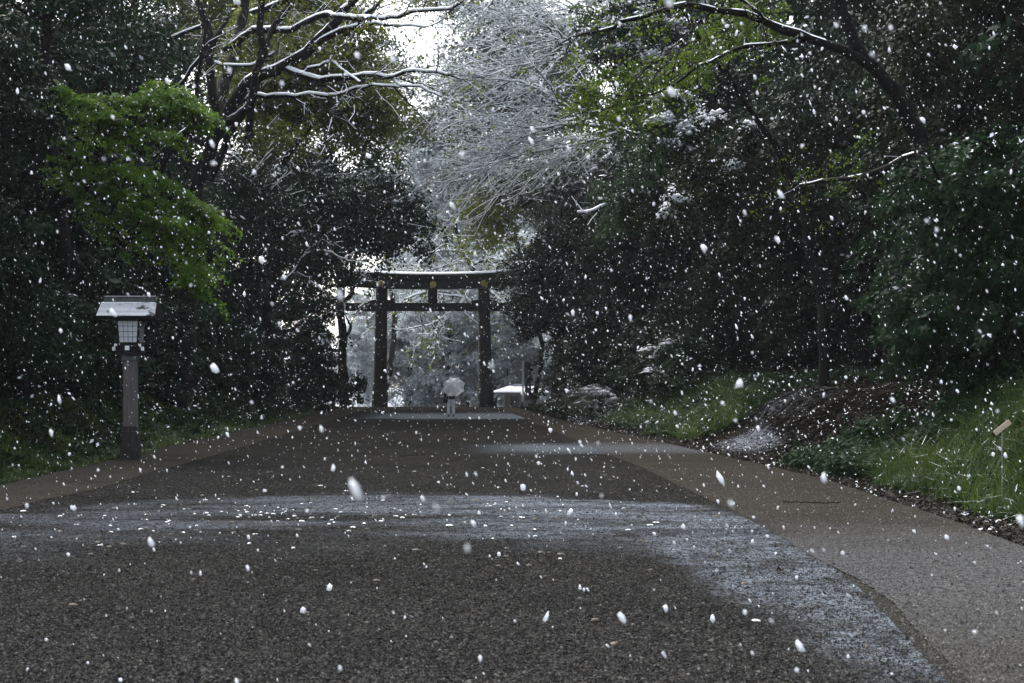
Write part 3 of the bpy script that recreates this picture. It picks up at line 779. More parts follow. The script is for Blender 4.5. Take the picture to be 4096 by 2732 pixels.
# hut with snowy roof
hx = (2085 - 1764) / F * 116
hz_ = -1.0
hut = thing('hut', 'low brown hut under a wide snow covered hip roof beyond the gate', 'hut', (hx, 118, hz_))
BM().box((0, 0, .93), (2.6, 2.4, 1.9)).build('wall', M['wall_brown'], hut)
def hip(bm, hx_, hy_, z0, tx, z1):
    b = bm.b; a = [b.verts.new(p) for p in ((-hx_, -hy_, z0), (hx_, -hy_, z0), (hx_, hy_, z0), (-hx_, hy_, z0))]
    c_ = [b.verts.new(p) for p in ((-hx_, -hy_, z0 + .09), (hx_, -hy_, z0 + .09), (hx_, hy_, z0 + .09), (-hx_, hy_, z0 + .09))]
    t1 = b.verts.new((-tx, 0, z1)); t2 = b.verts.new((tx, 0, z1))
    b.faces.new(a)
    for i in range(4): b.faces.new((a[i], a[(i + 1) % 4], c_[(i + 1) % 4], c_[i]))
    b.faces.new((c_[0], c_[1], t2, t1)); b.faces.new((c_[1], c_[2], t2)); b.faces.new((c_[2], c_[3], t1, t2)); b.faces.new((c_[3], c_[0], t1))
    return bm
rf_ = hip(BM(), 2.25, 2.2, 1.88, .9, 2.44).build('roof', M['snow'], hut)
BM().box((0, 0, 2.50), (1.3, .3, .14), bev=.02).build('ridge', M['steel'], rf_)
BM().box((-.5, -1.21, .85), (.7, .03, 1.5)).build('door', M['iron'], hut)
BM().box((.7, -1.21, 1.1), (.6, .03, .6)).build('window', M['glass'], hut)
# white house far left
ho = thing('house', 'white rendered house glimpsed between the trunks left of the gate', 'house', (-11.2, 138, -1.35))
BM().box((0, 0, 2.6), (6.5, 6, 5.2)).build('wall', M['house'], ho)
hip(BM(), 3.7, 3.4, 5.2, 1.4, 6.8).build('roof', M['snow'], ho)
for x, z in ((1.75, 1.85), (-.2, 1.85), (-2, 1.85), (1.75, 4.1), (-.2, 4.1), (-2, 4.1)):
    w_ = BM().box((x, -3.02, z), (.62, .06, .8)).build('window', M['white_paint'], ho)
    BM().box((x, -3.06, z), (.5, .03, .68)).build('pane', M['glass'], w_)
# white car
car = thing('parked_car', 'small white car parked beyond the trunk left of the gate', 'car', (-7.85, 119, road_z(np.array(119.)) * 1.0 - .02), rz=rad(8))
BM().prism([(-.82, .28), (-.84, .75), (-.70, .85), (.70, .85), (.84, .75), (.82, .28)], -2.1, 2.0).build('body', M['car_paint'], car)
cb = bmesh.new()
for nm_, y0, y1, zt_, z0 in (('cabin', -1.15, 1.5, 1.50, .84),):
    lo_ = [(-.76, y0 - .35, z0), (.76, y0 - .35, z0), (.76, y1 + .3, z0), (-.76, y1 + .3, z0)]; hi_ = [(-.60, y0 + .35, zt_), (.60, y0 + .35, zt_), (.60, y1, zt_), (-.60, y1, zt_)]
    a = [cb.verts.new(p) for p in lo_]; c2 = [cb.verts.new(p) for p in hi_]
    cb.faces.new(a[::-1]); cb.faces.new(c2)
    for i in range(4): cb.faces.new((a[i], a[(i + 1) % 4], c2[(i + 1) % 4], c2[i]))
me = bpy.data.meshes.new('cabin'); cb.to_mesh(me); cb.free(); me.materials.append(M['car_paint']); link('cabin', me, car)
wsm = mesh_np('windscreen', [(-.66, -1.45, .90), (.66, -1.45, .90), (.54, -.88, 1.42), (-.54, -.88, 1.42)], quads=[(0, 1, 2, 3)], mats=[M['glass']]); link('windscreen', wsm, car)
for s in (-1, 1):
    link('side_window', mesh_np('side_window', [(s * .755, -1.0, .92), (s * .755, 1.4, .92), (s * .635, 1.3, 1.40), (s * .635, -.65, 1.40)], quads=[(0, 1, 2, 3)], mats=[M['glass']]), car)
    BM().box((s * .62, -2.11, .62), (.28, .04, .14), bev=.01).build('headlight', M['steel'], car)
    for y in (-1.35, 1.3):
        w_ = BM().cone((s * .80, y, .30), (s * .66, y, .30), .30, .30, 20).build('wheel', M['rubber'], car)
        BM().cone((s * .81, y, .30), (s * .80, y, .30), .18, .18, 14).build('rim', M['steel'], w_)
BM().box((0, -2.12, .45), (.9, .03, .16)).build('grille', M['iron'], car)
# dark box post
bx_ = (1330 - 1764) / F * 100
bp = thing('box_post', 'short dark box on the ground between two trunks left of the gate', 'box', (bx_, 101, gz(bx_, 101)))
BM().box((0, 0, .30), (.22, .20, .60), bev=.012).build('box_body', M['iron'], bp)
BM().box((0, 0, .62), (.25, .23, .03), bev=.005).build('lid', M['snow'], bp)
# timber rail fence
fx0, fx1 = (1420 - 1764) / F * 126, (1500 - 1764) / F * 122
fe = thing('rail_fence', 'low white rail fence far behind the left pillar', 'fence', (0, 0, 0))
for k in range(6):
    u = k / 5; x = fx0 + (fx1 - fx0) * u; y = 126 - 4 * u
    BM().box((x, y, gz(x, y) + .62), (.09, .09, 1.2), bev=.01).build('post', M['white_paint'], fe)
for h_ in (.55, 1.0):
    BM().cone((fx0 - .2, 126.07, gz(fx0, 126) + h_), (fx1 + .2, 122.07, gz(fx1, 122) + h_), .03, .03, 6).build('rail', M['white_paint'], fe)
# plant tag on the right bank
tb = W(4008, 1780, 17.0)
tg = thing('plant_tag', 'small pale wooden slat tilted on a thin stake in the sedge', 'tag', (tb[0], 17.0, min(tb[2], HZ(tb[0], 17) + .0)))
zt_ = W(4008, 1710, 17)[2] - tg.location.z
BM().cone((0, 0, 0), (0, 0, zt_), .0035, .003, 6).build('stake', M['steel'], tg)
BM().box((0, -.01, zt_), (.235, .012, .062), rot=Matrix.Rotation(-rad(38), 3, 'Y'), bev=.002).build('slat', M['wood_pale'], tg)

# =================================================================== TREES
def drawn_tree(name, label, cat, base, chains, seed, twig=None, leaves=None, bark='bark', snow=None, group=None, base_flare=1.0):
    """chains: [(points [(px,py,D)], r0, r1)]. twig: list of dicts(level-1 twigs grown from chain points)"""
    rng = np.random.default_rng(seed); bz = HZ(*base) - .08
    root = thing(name, label, cat, (base[0], base[1], bz), 0, group); b = np.array([base[0], base[1], bz])
    w = Wood(); tw = Wood(); SP = []; SD = []; SR = []
    for pts, r0, r1 in chains:
        P = np.array([W(*p) if len(p) == 3 else np.array(p[:3]) for p in pts]) - b
        P = polyline(P, .35, rng, .025)
        R = np.interp(np.linspace(0, 1, len(P)), [0, 1], [r0, r1]) * (1 + rng.normal(size=len(P)) * .05)
        w.edges(P[:-1], P[1:], R[:-1], R[1:], 9 if r0 > .12 else 6)
        d = nrm(P[1:] - P[:-1]); SP.append(P[1:]); SD.append(d); SR.append(R[1:])
    SP = np.concatenate(SP); SD = np.concatenate(SD); SR = np.concatenate(SR)
    LV = Leaves(); ends = []
    for tcfg in (twig or []):
        ok = (SR < tcfg.get('maxr', .12)) & (SP[:, 2] > tcfg.get('minz', 3))
        S = SP[ok]; D_ = SD[ok]
        if tcfg.get('frac', 1) < 1: k = rng.random(len(S)) < tcfg['frac']; S = S[k]; D_ = D_[k]
        bias = np.array(tcfg.get('bias', (0, 0, 0)), float)
        P, R = twigs(S, D_ + bias, tcfg['n'], tcfg['len'], 6, rng, tcfg.get('spread', 1.3), tcfg.get('grav', -.02), tcfg.get('upw', .15), tcfg.get('r', .028))
        add_twigs(tw, P, R, 4)
        ends.append(P[:, 3:].reshape(-1, 3))
        if tcfg.get('n2'):
            S2 = P[:, 1:].reshape(-1, 3); D2 = nrm(P[:, 1:] - P[:, :-1]).reshape(-1, 3)
            P2, R2 = twigs(S2, D2 + bias * .5, tcfg['n2'], tcfg['len2'], 5, rng, tcfg.get('spread2', 1.2), tcfg.get('grav2', -.05), tcfg.get('upw', .1), tcfg.get('r2', .014))
            add_twigs(tw, P2, R2, 3); ends.append(P2[:, 2:].reshape(-1, 3))
    link('trunk', w.mesh('trunk', M[bark]), root)
    if tw.e: link('twigs', tw.mesh('twigs', M[bark]), root)
    if leaves and ends:
        C = np.concatenate(ends); k = rng.random(len(C)) < leaves.get('frac', .5); C = C[k]
        if 'keep' in leaves: C = C[leaves['keep'](C + b)]
        n = leaves.get('n', 6)
        clump_leaves(LV, C, leaves.get('rc', .3), n, leaves['size'], leaves.get('wid', .28), rng, leaves.get('flat', .6), leaves.get('up', .6), leaves.get('snow', 0.), None, .1)
        link('crown', LV.mesh('crown', M[leaves['mat']]), root)
    if snow is not None:
        snow = dict(snow); tth = snow.pop('tthick', .6); tch = snow.pop('tchance', .75)
        me = w.snow_mesh('snow_cover', rng, **snow)
        if me: link('snow_cover', me, root)
        me = tw.snow_mesh('twig_snow', rng, chance=tch, minr=.003, slope=.85, thick=tth, cov=.7) if tw.e else None
        if me: link('twig_snow', me, root)
    return root

# --- the big forked tree on the left bank (limbs lined with snow) ---
big = [
 ([(700, 1720, 45), (745, 1300, 45), (762, 1000, 45), (781, 795, 45), (853, 560, 45), (935, 420, 44.7), (990, 330, 44.4), (1057, 295, 44.2), (1146, 258, 44), (1227, 208, 43.6), (1267, 165, 43.4), (1325, 103, 43), (1370, 49, 43), (1423, -10, 43), (1500, -130, 43)], .34, .10),
 ([(622, 1700, 47), (625, 1000, 47), (640, 660, 46.5), (700, 580, 46), (766, 520, 45.5), (860, 500, 45), (950, 470, 44.6), (985, 440, 44.4), (1003, 402, 44.3), (1030, 290, 44.1), (1057, 200, 44.2), (1084, 134, 44.6), (1128, 67, 45), (1180, -20, 45), (1250, -160, 45)], .27, .08),
 ([(1050, 230, 44.2), (1050, 192, 44.2), (1039, 112, 44), (1044, 0, 43.8), (1050, -180, 43.5)], .14, .08),
 ([(1262, 180, 43.4), (1289, 160, 43), (1360, 125, 42.6), (1432, 103, 42.4), (1459, 58, 42.2), (1526, 0, 42), (1620, -110, 42)], .10, .04),
 ([(900, 200, 46.5), (972, 147, 46), (1012, 125, 45.6), (1102, 118, 45), (1169, 114, 44), (1236, 85, 43.4), (1298, 58, 43), (1361, 67, 42), (1459, 71, 41), (1593, 67, 40), (1650, 42, 39.5), (1740, 45, 39), (1830, 20, 38)], .12, .035),
 ([(1140, 270, 44.1), (1190, 292, 43.6), (1258, 312, 43), (1325, 316, 42.4), (1414, 310, 42), (1459, 299, 41.6), (1548, 306, 41), (1615, 288, 40.4), (1700, 286, 40), (1790, 300, 39.6)], .115, .03),
 ([(940, 420, 45), (1021, 375, 45), (1070, 388, 44.6), (1146, 380, 44), (1236, 380, 43.4), (1343, 382, 42.6), (1396, 357, 42), (1459, 348, 41.6), (1526, 339, 41), (1610, 352, 40.6)], .08, .025),
 ([(1213, 295, 43.4), (1236, 268, 43), (1280, 263, 42.6), (1316, 248, 42.2), (1347, 259, 42), (1396, 295, 41.6), (1440, 330, 41)], .045, .02),
 ([(1459, 71, 41), (1480, 95, 40.6), (1540, 100, 40), (1600, 106, 39.6), (1700, 110, 39)], .05, .02),
 ([(1500, 307, 41.4), (1560, 310, 41), (1600, 340, 40.6), (1680, 350, 40), (1760, 380, 39.6)], .04, .015),
 ([(870, 520, 46), (856, 424, 46), (847, 312, 46.2), (838, 179, 46.5), (816, 54, 47), (780, -30, 47.4), (740, -200, 48)], .17, .10),
 ([(850, 200, 46.4), (879, 125, 46.6), (914, 58, 47), (954, 0, 47.4), (1010, -120, 48)], .09, .05),
 ([(875, 540, 45.6), (880, 440, 46.4), (892, 357, 47), (932, 223, 48), (963, 112, 48.6), (977, 0, 49), (985, -180, 49)], .21, .15),
 ([(771, 500, 45.6), (785, 380, 45.4), (803, 268, 45.2), (812, 190, 45), (830, 90, 45)], .085, .05),
 ([(713, 345, 48), (767, 277, 47.5), (807, 223, 47), (835, 165, 46.6)], .05, .10),
 ([(640, 165, 49), (700, 147, 48.4), (776, 116, 47.6), (830, 95, 47)], .04, .08),
 ([(1000, 52, 45), (1060, 36, 45), (1130, 8, 44.6), (1200, -20, 44)], .07, .08),
 ([(860, 250, 46), (920, 262, 45.6), (1010, 262, 45), (1060, 230, 44.8), (1100, 210, 44.4)], .05, .03),
 ([(985, 560, 44.5), (1003, 495, 44.5), (1003, 402, 44.4)], .10, .13),
]
drawn_tree('forked_tree', 'big dark forked tree with long snow lined limbs reaching over the path', 'tree', (-8.6, 45.5), big, 3,
           twig=[dict(maxr=.11, minz=7, n=1, frac=.55, len=1.9, n2=1, len2=.8, r=.022, r2=.009, spread=1.3, spread2=1.1, bias=(.4, -.1, -.05))],
           leaves=dict(size=.085, mat='leaf_olive', frac=.30, n=6, rc=.28, snow=.15), snow=dict(minr=.012, maxr=.21, chance=.97, cov=.70, slope=.66, thick=1.6, tthick=.25, tchance=.45))

# --- long bough tree on the right ---
rt = [
 ([(3745, 1560, 31), (3760, 1200, 31), (3735, 850, 31), (3707, 679, 31), (3681, 552, 31), (3617, 425, 30.6), (3543, 318, 30.2), (3447, 233, 30), (3405, 138, 30), (3352, 0, 30), (3300, -150, 30)], .27, .11),
 ([(3470, 255, 30), (3400, 215, 29.6), (3352, 191, 29.3), (3235, 159, 29), (3086, 96, 28.4), (2980, 58, 28), (2853, 40, 27.6), (2740, 30, 27.2), (2640, 45, 27), (2534, 74, 26.8), (2449, 106, 26.6), (2343, 138, 26.4), (2240, 175, 26.2)], .12, .012),
 ([(3235, 159, 29), (3150, 162, 28.8), (2980, 191, 28.5), (2842, 244, 28.2), (2746, 308, 28), (2619, 361, 27.7), (2500, 400, 27.5), (2380, 455, 27.2)], .05, .010),
 ([(2853, 40, 27.6), (2780, 110, 27.4), (2690, 190, 27.2), (2600, 260, 27)], .025, .008),
 ([(3707, 600, 31), (3617, 640, 31.4), (3500, 690, 32), (3340, 720, 33), (3200, 740, 34)], .09, .03),
 ([(3086, 96, 28.4), (3020, 40, 28), (2900, -30, 27.4), (2760, -90, 27)], .04, .02),
]
drawn_tree('bough_tree', 'leaning dark tree whose long bare bough reaches left over the path with fresh green sprays', 'tree', ((3745 - 1764) / F * 31, 31), rt, 5,
           twig=[dict(maxr=.085, minz=4.5, n=2, frac=.9, len=1.15, n2=1, len2=.45, r=.010, r2=.005, spread=1.1, spread2=1.1, bias=(-.5, 0, -.12), grav=-.06)],
           leaves=dict(size=.06, wid=.3, mat='leaf_moss', frac=.25, n=7, rc=.20, snow=.02, flat=.4, keep=lambda C: vn(C[:, 0] * 1.3, C[:, 2] * 1.3 + C[:, 1], 1.0, 9) > -.12),
           snow=dict(minr=.03, maxr=.10, chance=.6, cov=.6, slope=.6, thick=.5, tthick=.02, tchance=.10))

# --- white twig fans (bare trees lined with snow) in the middle distance on the right ---
fan = [
 ([(2900, 1300, 74), (2860, 900, 74), (2760, 640, 74), (2620, 560, 73), (2480, 520, 72), (2350, 500, 71), (2230, 500, 70), (2120, 520, 69)], .22, .035),
 ([(2350, 500, 71), (2260, 420, 70), (2180, 370, 70), (2100, 330, 70), (2020, 320, 69)], .07, .03),
 ([(2620, 560, 73), (2520, 400, 72), (2420, 300, 71), (2330, 200, 71), (2230, 130, 70), (2120, 60, 69)], .12, .03),
 ([(2480, 520, 72), (2380, 560, 71), (2240, 590, 70), (2080, 620, 69), (1940, 660, 68)], .05, .02),
 ([(2420, 300, 71), (2500, 150, 71), (2560, 20, 71), (2600, -150, 71)], .08, .04),
 ([(2330, 200, 71), (2200, 240, 70), (2080, 260, 70), (1960, 300, 69)], .045, .02),
 ([(2500, 150, 71), (2400, 80, 70), (2280, 10, 69), (2150, -80, 69)], .05, .03),
 ([(2560, 20, 71), (2700, 60, 71), (2800, 150, 71)], .05, .03),
]
drawn_tree('bare_tree', 'bare tree with fans of fine twigs all white with snow right of the sky gap', 'tree', ((2900 - 1764) / F * 74, 74), fan, 8,
           twig=[dict(maxr=.07, minz=9, n=2, frac=.75, len=4.0, n2=1, len2=1.8, r=.024, r2=.012, spread=.75, spread2=.6, bias=(-1.0, 0, -.18), grav=-.03)],
           leaves=dict(size=.13, mat='leaf_frost_haze', frac=.4, n=12, rc=.55, snow=.6), bark='bark_pale', snow=dict(minr=.01, chance=.95, cov=.8, slope=.9, thick=1.6, tthick=.8))
fan2 = [
 ([(2700, 1300, 92), (2560, 700, 92), (2350, 350, 91), (2220, 150, 90), (2120, 20, 89), (2060, -120, 88)], .25, .06),
 ([(2350, 350, 91), (2200, 330, 89), (2080, 290, 88), (1990, 270, 87)], .08, .03),
 ([(2200, 150, 90), (2120, 170, 88), (2050, 150, 87), (1990, 110, 86)], .08, .03),
 ([(2450, 500, 91), (2260, 480, 89), (2100, 440, 88), (1930, 430, 87), (1800, 480, 86)], .08, .03),
]
drawn_tree('bare_tree', 'hazier bare tree with snowy crown edging the bright sky gap above the path', 'tree', ((2700 - 1764) / F * 92, 92), fan2, 12,
           twig=[dict(maxr=.12, minz=12, n=2, frac=.5, len=3.6, n2=1, len2=1.8, r=.026, r2=.014, spread=1.1, spread2=.8, bias=(-.7, 0, 0), grav=-.02)],
           leaves=dict(size=.18, mat='leaf_grey', frac=1, n=22, rc=.8, snow=.55), bark='bark_pale', snow=dict(minr=.01, chance=.95, cov=.8, slope=.9, thick=1.6, tthick=.5))

# --- leaning dark tree just behind the lintel ---
beh = [
 ([(1960, 1640, 118), (1930, 1200, 118), (1898, 1090, 118), (1862, 1030, 118), (1835, 955, 118), (1818, 880, 118), (1812, 820, 118)], .42, .10),
 ([(1880, 1065, 118), (1930, 1045, 117), (1990, 1035, 117), (2060, 1050, 116)], .10, .04),
 ([(1850, 1010, 118), (1780, 1000, 117), (1720, 1020, 116), (1690, 1050, 115)], .10, .03),
 ([(1840, 970, 118), (1900, 950, 118), (1970, 960, 117), (2010, 940, 117)], .09, .03),
 ([(1835, 955, 118), (1780, 945, 118), (1730, 950, 118), (1680, 975, 117)], .08, .03),
 ([(1870, 1045, 118), (1800, 1060, 117), (1740, 1075, 116), (1700, 1085, 116)], .08, .03),
 ([(1900, 1095, 118), (1860, 1190, 116), (1800, 1250, 115), (1740, 1290, 114), (1690, 1310, 113)], .12, .04),
 ([(1860, 1190, 116), (1780, 1180, 115), (1700, 1170, 114), (1620, 1195, 113)], .08, .03),
 ([(1898, 1090, 118), (1960, 1160, 117), (2000, 1200, 116), (2050, 1260, 115)], .10, .04),
]
drawn_tree('leaning_tree', 'dark leaning trunk with snow lined branches rising just behind the torii lintel', 'tree', ((1960 - 1764) / F * 118, 118), beh, 15,
           twig=[dict(maxr=.11, minz=6, n=1, frac=.8, len=2.6, n2=1, len2=1.3, r=.05, r2=.03, spread=1.3, spread2=1.0, grav=-.02)],
           leaves=dict(size=.22, mat='leaf_olive', frac=.18, n=6, rc=.6, snow=.35), snow=dict(minr=.01, chance=.95, cov=.85, slope=.85, thick=2.5, tthick=1.5))

# --- gnarled tree left of the gate ---
gn = [
 ([(1372, 1660, 93), (1378, 1560, 93), (1368, 1430, 93), (1372, 1330, 93), (1360, 1230, 93), (1366, 1150, 93), (1350, 1050, 93), (1330, 900, 93), (1300, 700, 93)], .36, .16),
 ([(1372, 1360, 93), (1392, 1335, 93), (1404, 1310, 93), (1396, 1290, 93), (1388, 1275, 93)], .14, .05),
 ([(1362, 1215, 93), (1395, 1190, 93), (1412, 1165, 93), (1408, 1100, 93), (1430, 1000, 93), (1480, 880, 92)], .17, .08),
 ([(1366, 1150, 93), (1320, 1080, 93), (1260, 980, 92), (1200, 860, 92)], .14, .07),
 ([(1395, 1190, 93), (1422, 1130, 93.5), (1440, 1050, 94)], .05, .04),
]
drawn_tree('gnarled_tree', 'gnarled dark trunk with knobbly stubs standing between the bushes and the left pillar', 'tree', ((1372 - 1764) / F * 93, 93), gn, 21,
           twig=[dict(maxr=.10, minz=4, n=1, frac=.5, len=1.6, n2=1, len2=.8, r=.03, r2=.016)],
           leaves=dict(size=.2, mat='leaf_dark', frac=.12, n=8, rc=.5, snow=.1), snow=dict(minr=.01, chance=.5, slope=.7))

# --- bright maple at the left ---
def pads(lines, D, rng, step=26, jd=.5):
    out = []
    for ln in lines:
        for a, b in zip(ln[:-1], ln[1:]):
            n = max(1, int(math.dist(a, b) / step))
            for k in range(n):
                u = (k + rng.random()) / n; out.append(W(a[0] + (b[0] - a[0]) * u, a[1] + (b[1] - a[1]) * u, D + rng.normal() * jd))
    return np.array(out)
rngm = np.random.default_rng(31)
up_lines = [[(215, 335), (300, 380), (400, 405), (560, 400), (690, 335), (760, 380), (835, 500)], [(225, 420), (400, 470), (600, 430), (750, 450), (800, 540)], [(260, 500), (420, 530), (560, 500), (700, 540)], [(640, 370), (760, 410), (850, 470)]]
lo_lines = [[(240, 620), (300, 760), (420, 860), (500, 980)], [(700, 1000), (760, 1100), (800, 1190)], [(300, 560), (330, 640), (370, 690)], [(330, 690), (430, 690), (520, 700), (600, 750), (690, 840), (740, 900), (790, 1010), (815, 1120)], [(450, 690), (560, 670), (660, 720), (760, 790), (880, 880)], [(430, 760), (560, 790), (640, 860), (690, 960), (750, 1080)], [(520, 830), (600, 900), (650, 1000)], [(760, 790), (820, 900), (850, 960)]]
def pad_tree(name, label, base, groups, D, seed, mat, trunk_top, n=150, rc=.42, size=.065, snow=.06, trunk_r=.13, tilt=(-.35, 0), flat=.28, tint0=None, step=26, jd=.45, bark='bark', lean=None):
    rng = np.random.default_rng(seed); bz = HZ(*base) - .05
    root = thing(name, label, 'tree', (base[0], base[1], bz)); b = np.array([base[0], base[1], bz])
    T = np.concatenate([pads(g, D, rng, step, jd) for g in groups]) - b
    top = np.array(trunk_top) - b
    tr = polyline([np.zeros(3), np.array([top[0] * .05, 0, top[2] * .35]), np.array([top[0] * .5, top[1] * .5, top[2] * .75]), top], .5, rng, .03)
    e = skeleton(tr, trunk_r, .04, T, rng, .012, .5); w = Wood(); w.edges(*e, sides=6)
    P, R = twigs(T, np.tile([.8, 0, -.3], (len(T), 1)), 2, rc * 1.6, 4, rng, .9, -.06, 0, .008); add_twigs(w, P, R)
    link('trunk', w.mesh('trunk', M[bark]), root)
    LV = Leaves(); clump_leaves(LV, T, rc, n, size, .32, rng, flat, 1.4, snow, tint0, .25, tilt=tilt)
    link('crown', LV.mesh('crown', M[mat]), root)
    return root
pad_tree('maple_tree', 'bright green maple with tiered drooping sprays above and beside the lantern', (-9.2, 31.5), [up_lines, lo_lines], 30.5, 33, 'leaf_maple', W(420, 330, 31), n=210, rc=.40)

# --- crowns shown in the photograph, left side ---
make_tree('evergreen_oak', 'near black evergreen oak at the left end of the bank nearest the camera', 'tree', (-10.6, 27.5),
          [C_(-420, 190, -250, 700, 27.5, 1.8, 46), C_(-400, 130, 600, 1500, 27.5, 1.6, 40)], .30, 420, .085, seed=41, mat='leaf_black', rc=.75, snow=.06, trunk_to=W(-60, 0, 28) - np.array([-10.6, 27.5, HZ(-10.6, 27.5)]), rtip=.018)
make_tree('tall_oak', 'tall straight dark trunk with sparse black crown above the maple sprays', 'tree', (-9.55, 34.5),
          [C_(-60, 620, -500, 130, 35, 2.6, 46), C_(-100, 200, 100, 900, 36, 2, 30)], .21, 330, .10, seed=42, mat='leaf_dark', rc=.9, snow=.05, lean=[(.1, .1, .3), (.15, .1, .7)], trunk_to=np.array([.35, 0, 12]), rtip=.02)
make_tree('olive_tree', 'tree with thin olive and yellow green leaves behind the snow lined limbs', 'tree', (-11.5, 64),
          [C_(980, 1500, -120, 330, 60, 3, 80), C_(1200, 1560, 200, 560, 62, 2.5, 60), C_(900, 1250, 100, 480, 62, 3, 50)], .28, 300, .13, seed=43, mat='leaf_olive', rc=1.15, snow=.18, up=.5, flat=.45, rtip=.02, snow_limb=True)
make_tree('olive_tree', 'olive tree of airy leaves fringing the left edge of the bright sky gap', 'tree', (-10.5, 74),
          [C_(1380, 1600, 120, 420, 68, 2.5, 30), C_(1480, 1640, 380, 520, 68, 2, 10), C_(1300, 1560, 300, 600, 70, 2, 30)], .26, 170, .12, seed=44, mat='leaf_mid', rc=1.1, snow=.25, up=.5, flat=.45, rtip=.02, snow_limb=True)
make_tree('camphor_tree', 'dense dark evergreen overhanging the path in front of the left end of the torii', 'tree', (-10.2, 84),
          [C_(1200, 1640, 560, 980, 84, 4, 90), C_(900, 1320, 480, 1000, 84, 4, 70), C_(1480, 1680, 740, 1000, 84, 2.6, 24), C_(1100, 1380, 900, 1040, 84, 3, 22)], .40, 330, .19, seed=45, mat='leaf_dark', rc=1.35, snow=.20, rtip=.03, snow_limb=True, droop=.45, wood_snow=dict(chance=.3), lumps=(7, .07))
make_tree('yellow_green_tree', 'small tree of yellow green leaves hanging in front of the dark camphor crown', 'tree', (-11.8, 76),
          [C_(1330, 1560, 330, 540, 73, 1.4, 20), C_(1060, 1230, 480, 620, 73, 1.2, 9), C_(1480, 1570, 460, 620, 73, 1, 6)], .16, 200, .13, seed=46, mat='leaf_olive', rc=.8, snow=.08, tint0=.8, rtip=.014)
make_tree('bush', 'large rounded dark bush hiding the foot of the gnarled trunk', 'bush', (-9.0, 80),
          [C_(1150, 1335, 1270, 1620, 79, 1.6, 46), C_(1300, 1440, 1490, 1580, 80, .8, 7)], .10, 330, .16, seed=47, mat='leaf_dark', rc=.75, snow=.22, trunk_to=np.array([.3, 0, 3]), rtip=.016)
make_tree('twin_stem_tree', 'dark twin stemmed tree between the camphor and the forked tree', 'tree', (-9.3, 66),
          [C_(820, 1180, 620, 1010, 66, 3, 60)], .30, 300, .15, seed=48, mat='leaf_dark', rc=1.15, snow=.15, lean=[(.1, 0, .35), (.3, 0, .6)], snow_limb=True)
drawn_tree('bent_tree', 'bent dark tree with a snowy forking limb beside the dark bush', 'tree', ((1050 - 1764) / F * 72, 72),
           [([(1095, 1660, 72), (1085, 1400, 72), (1055, 1240, 72), (1030, 1180, 72), (1036, 1080, 72), (1045, 980, 72), (1050, 850, 72)], .22, .12),
            ([(1060, 1250, 72), (1100, 1180, 72), (1120, 1110, 72), (1095, 1040, 72), (1085, 960, 72), (1110, 850, 72)], .20, .10),
            ([(1118, 1130, 72), (1180, 1090, 71.6), (1210, 1030, 71.2), (1260, 1005, 71), (1330, 1010, 70.6)], .10, .04),
            ([(1040, 1010, 72), (1120, 960, 71.5), (1190, 925, 71), (1260, 950, 71)], .09, .04)], 50,
           twig=[dict(maxr=.10, minz=5, n=1, frac=.8, len=1.6, n2=1, len2=.8, r=.024, r2=.012)], leaves=dict(size=.15, mat='leaf_dark', frac=.6, n=10, rc=.5, snow=.25), snow=dict(minr=.01, slope=.8, cov=.8, thick=2, tthick=1))

# --- right side ---
make_tree('evergreen_oak', 'dark green glossy leaved oak filling the right edge above the sedge bank', 'tree', (10.9, 25.5),
          [C_(3640, 4300, 560, 1000, 25, 1.9, 52), C_(3560, 4250, 900, 1560, 25, 1.5, 60)], .22, 400, .085, seed=61, mat='leaf_mid', rc=.62, snow=.05, tint0=.0, rtip=.014, trunk_to=np.array([.2, 0, 6.5]))
make_tree('evergreen_oak', 'brownish dark crown in the upper right corner over the leaning tree', 'tree', (12.4, 33),
          [C_(3560, 4300, -300, 640, 33, 2.4, 80)], .28, 380, .10, seed=62, mat='leaf_brown', rc=.95, snow=.05, rtip=.018)
make_tree('cedar', 'brown cedar with drooping boughs whose left tips are thick with snow', 'tree', (12.6, 50),
          [C_(2900, 3350, 470, 900, 49, 3, 50), C_(2700, 3100, 900, 1500, 50, 2.5, 50)], .34, 380, .13, wid=.16, seed=63, mat='leaf_brown', rc=1.0, snow=.05, droop=.9, rtip=.02, bark='bark')
# snow-laden drooping bough tips
rngs = np.random.default_rng(70)
def snowy_bough(tree, segs, D, rc, n, size, mat, snow, seed):
    rng = np.random.default_rng(seed); b = np.array(tree.location)
    T = pads(segs, D, rng, 30, .5) - b; LV = Leaves()
    clump_leaves(LV, T, rc, n, size, .3, rng, .7, .5, snow, None, .8, ckp=1)
    o = link('bough', LV.mesh('bough', M[mat]), tree)
    for s in segs:
        w = Wood(); P = polyline([W(x, y + 12, D) for x, y in s], .3, rng, .03) - b
        w.edges(P[:-1], P[1:], np.full(len(P) - 1, .03), np.full(len(P) - 1, .028), 5)
        link('bough_wood', w.mesh('bough_wood', M['bark']), tree)
    if snow > 1: link('snow_cover', lump_mesh(T, rc * .8, 34, .05, rng, .8, -.2), tree)
ced = [o for o in bpy.data.objects if o.name == 'cedar'][0]
snowy_bough(ced, [[(2880, 470), (2790, 490), (2740, 560), (2700, 620)], [(3060, 470), (3000, 520), (2980, 600), (2920, 700)], [(2760, 780), (2690, 820), (2650, 900)]], 43.5, .40, 340, .085, 'leaf_brown', 3, 71)
snowy_bough(ced, [[(2950, 520), (2900, 650), (2880, 800)], [(3080, 560), (3060, 700), (3000, 850)], [(2800, 620), (2760, 760)]], 44.5, .7, 420, .10, 'leaf_brown', .04, 72)
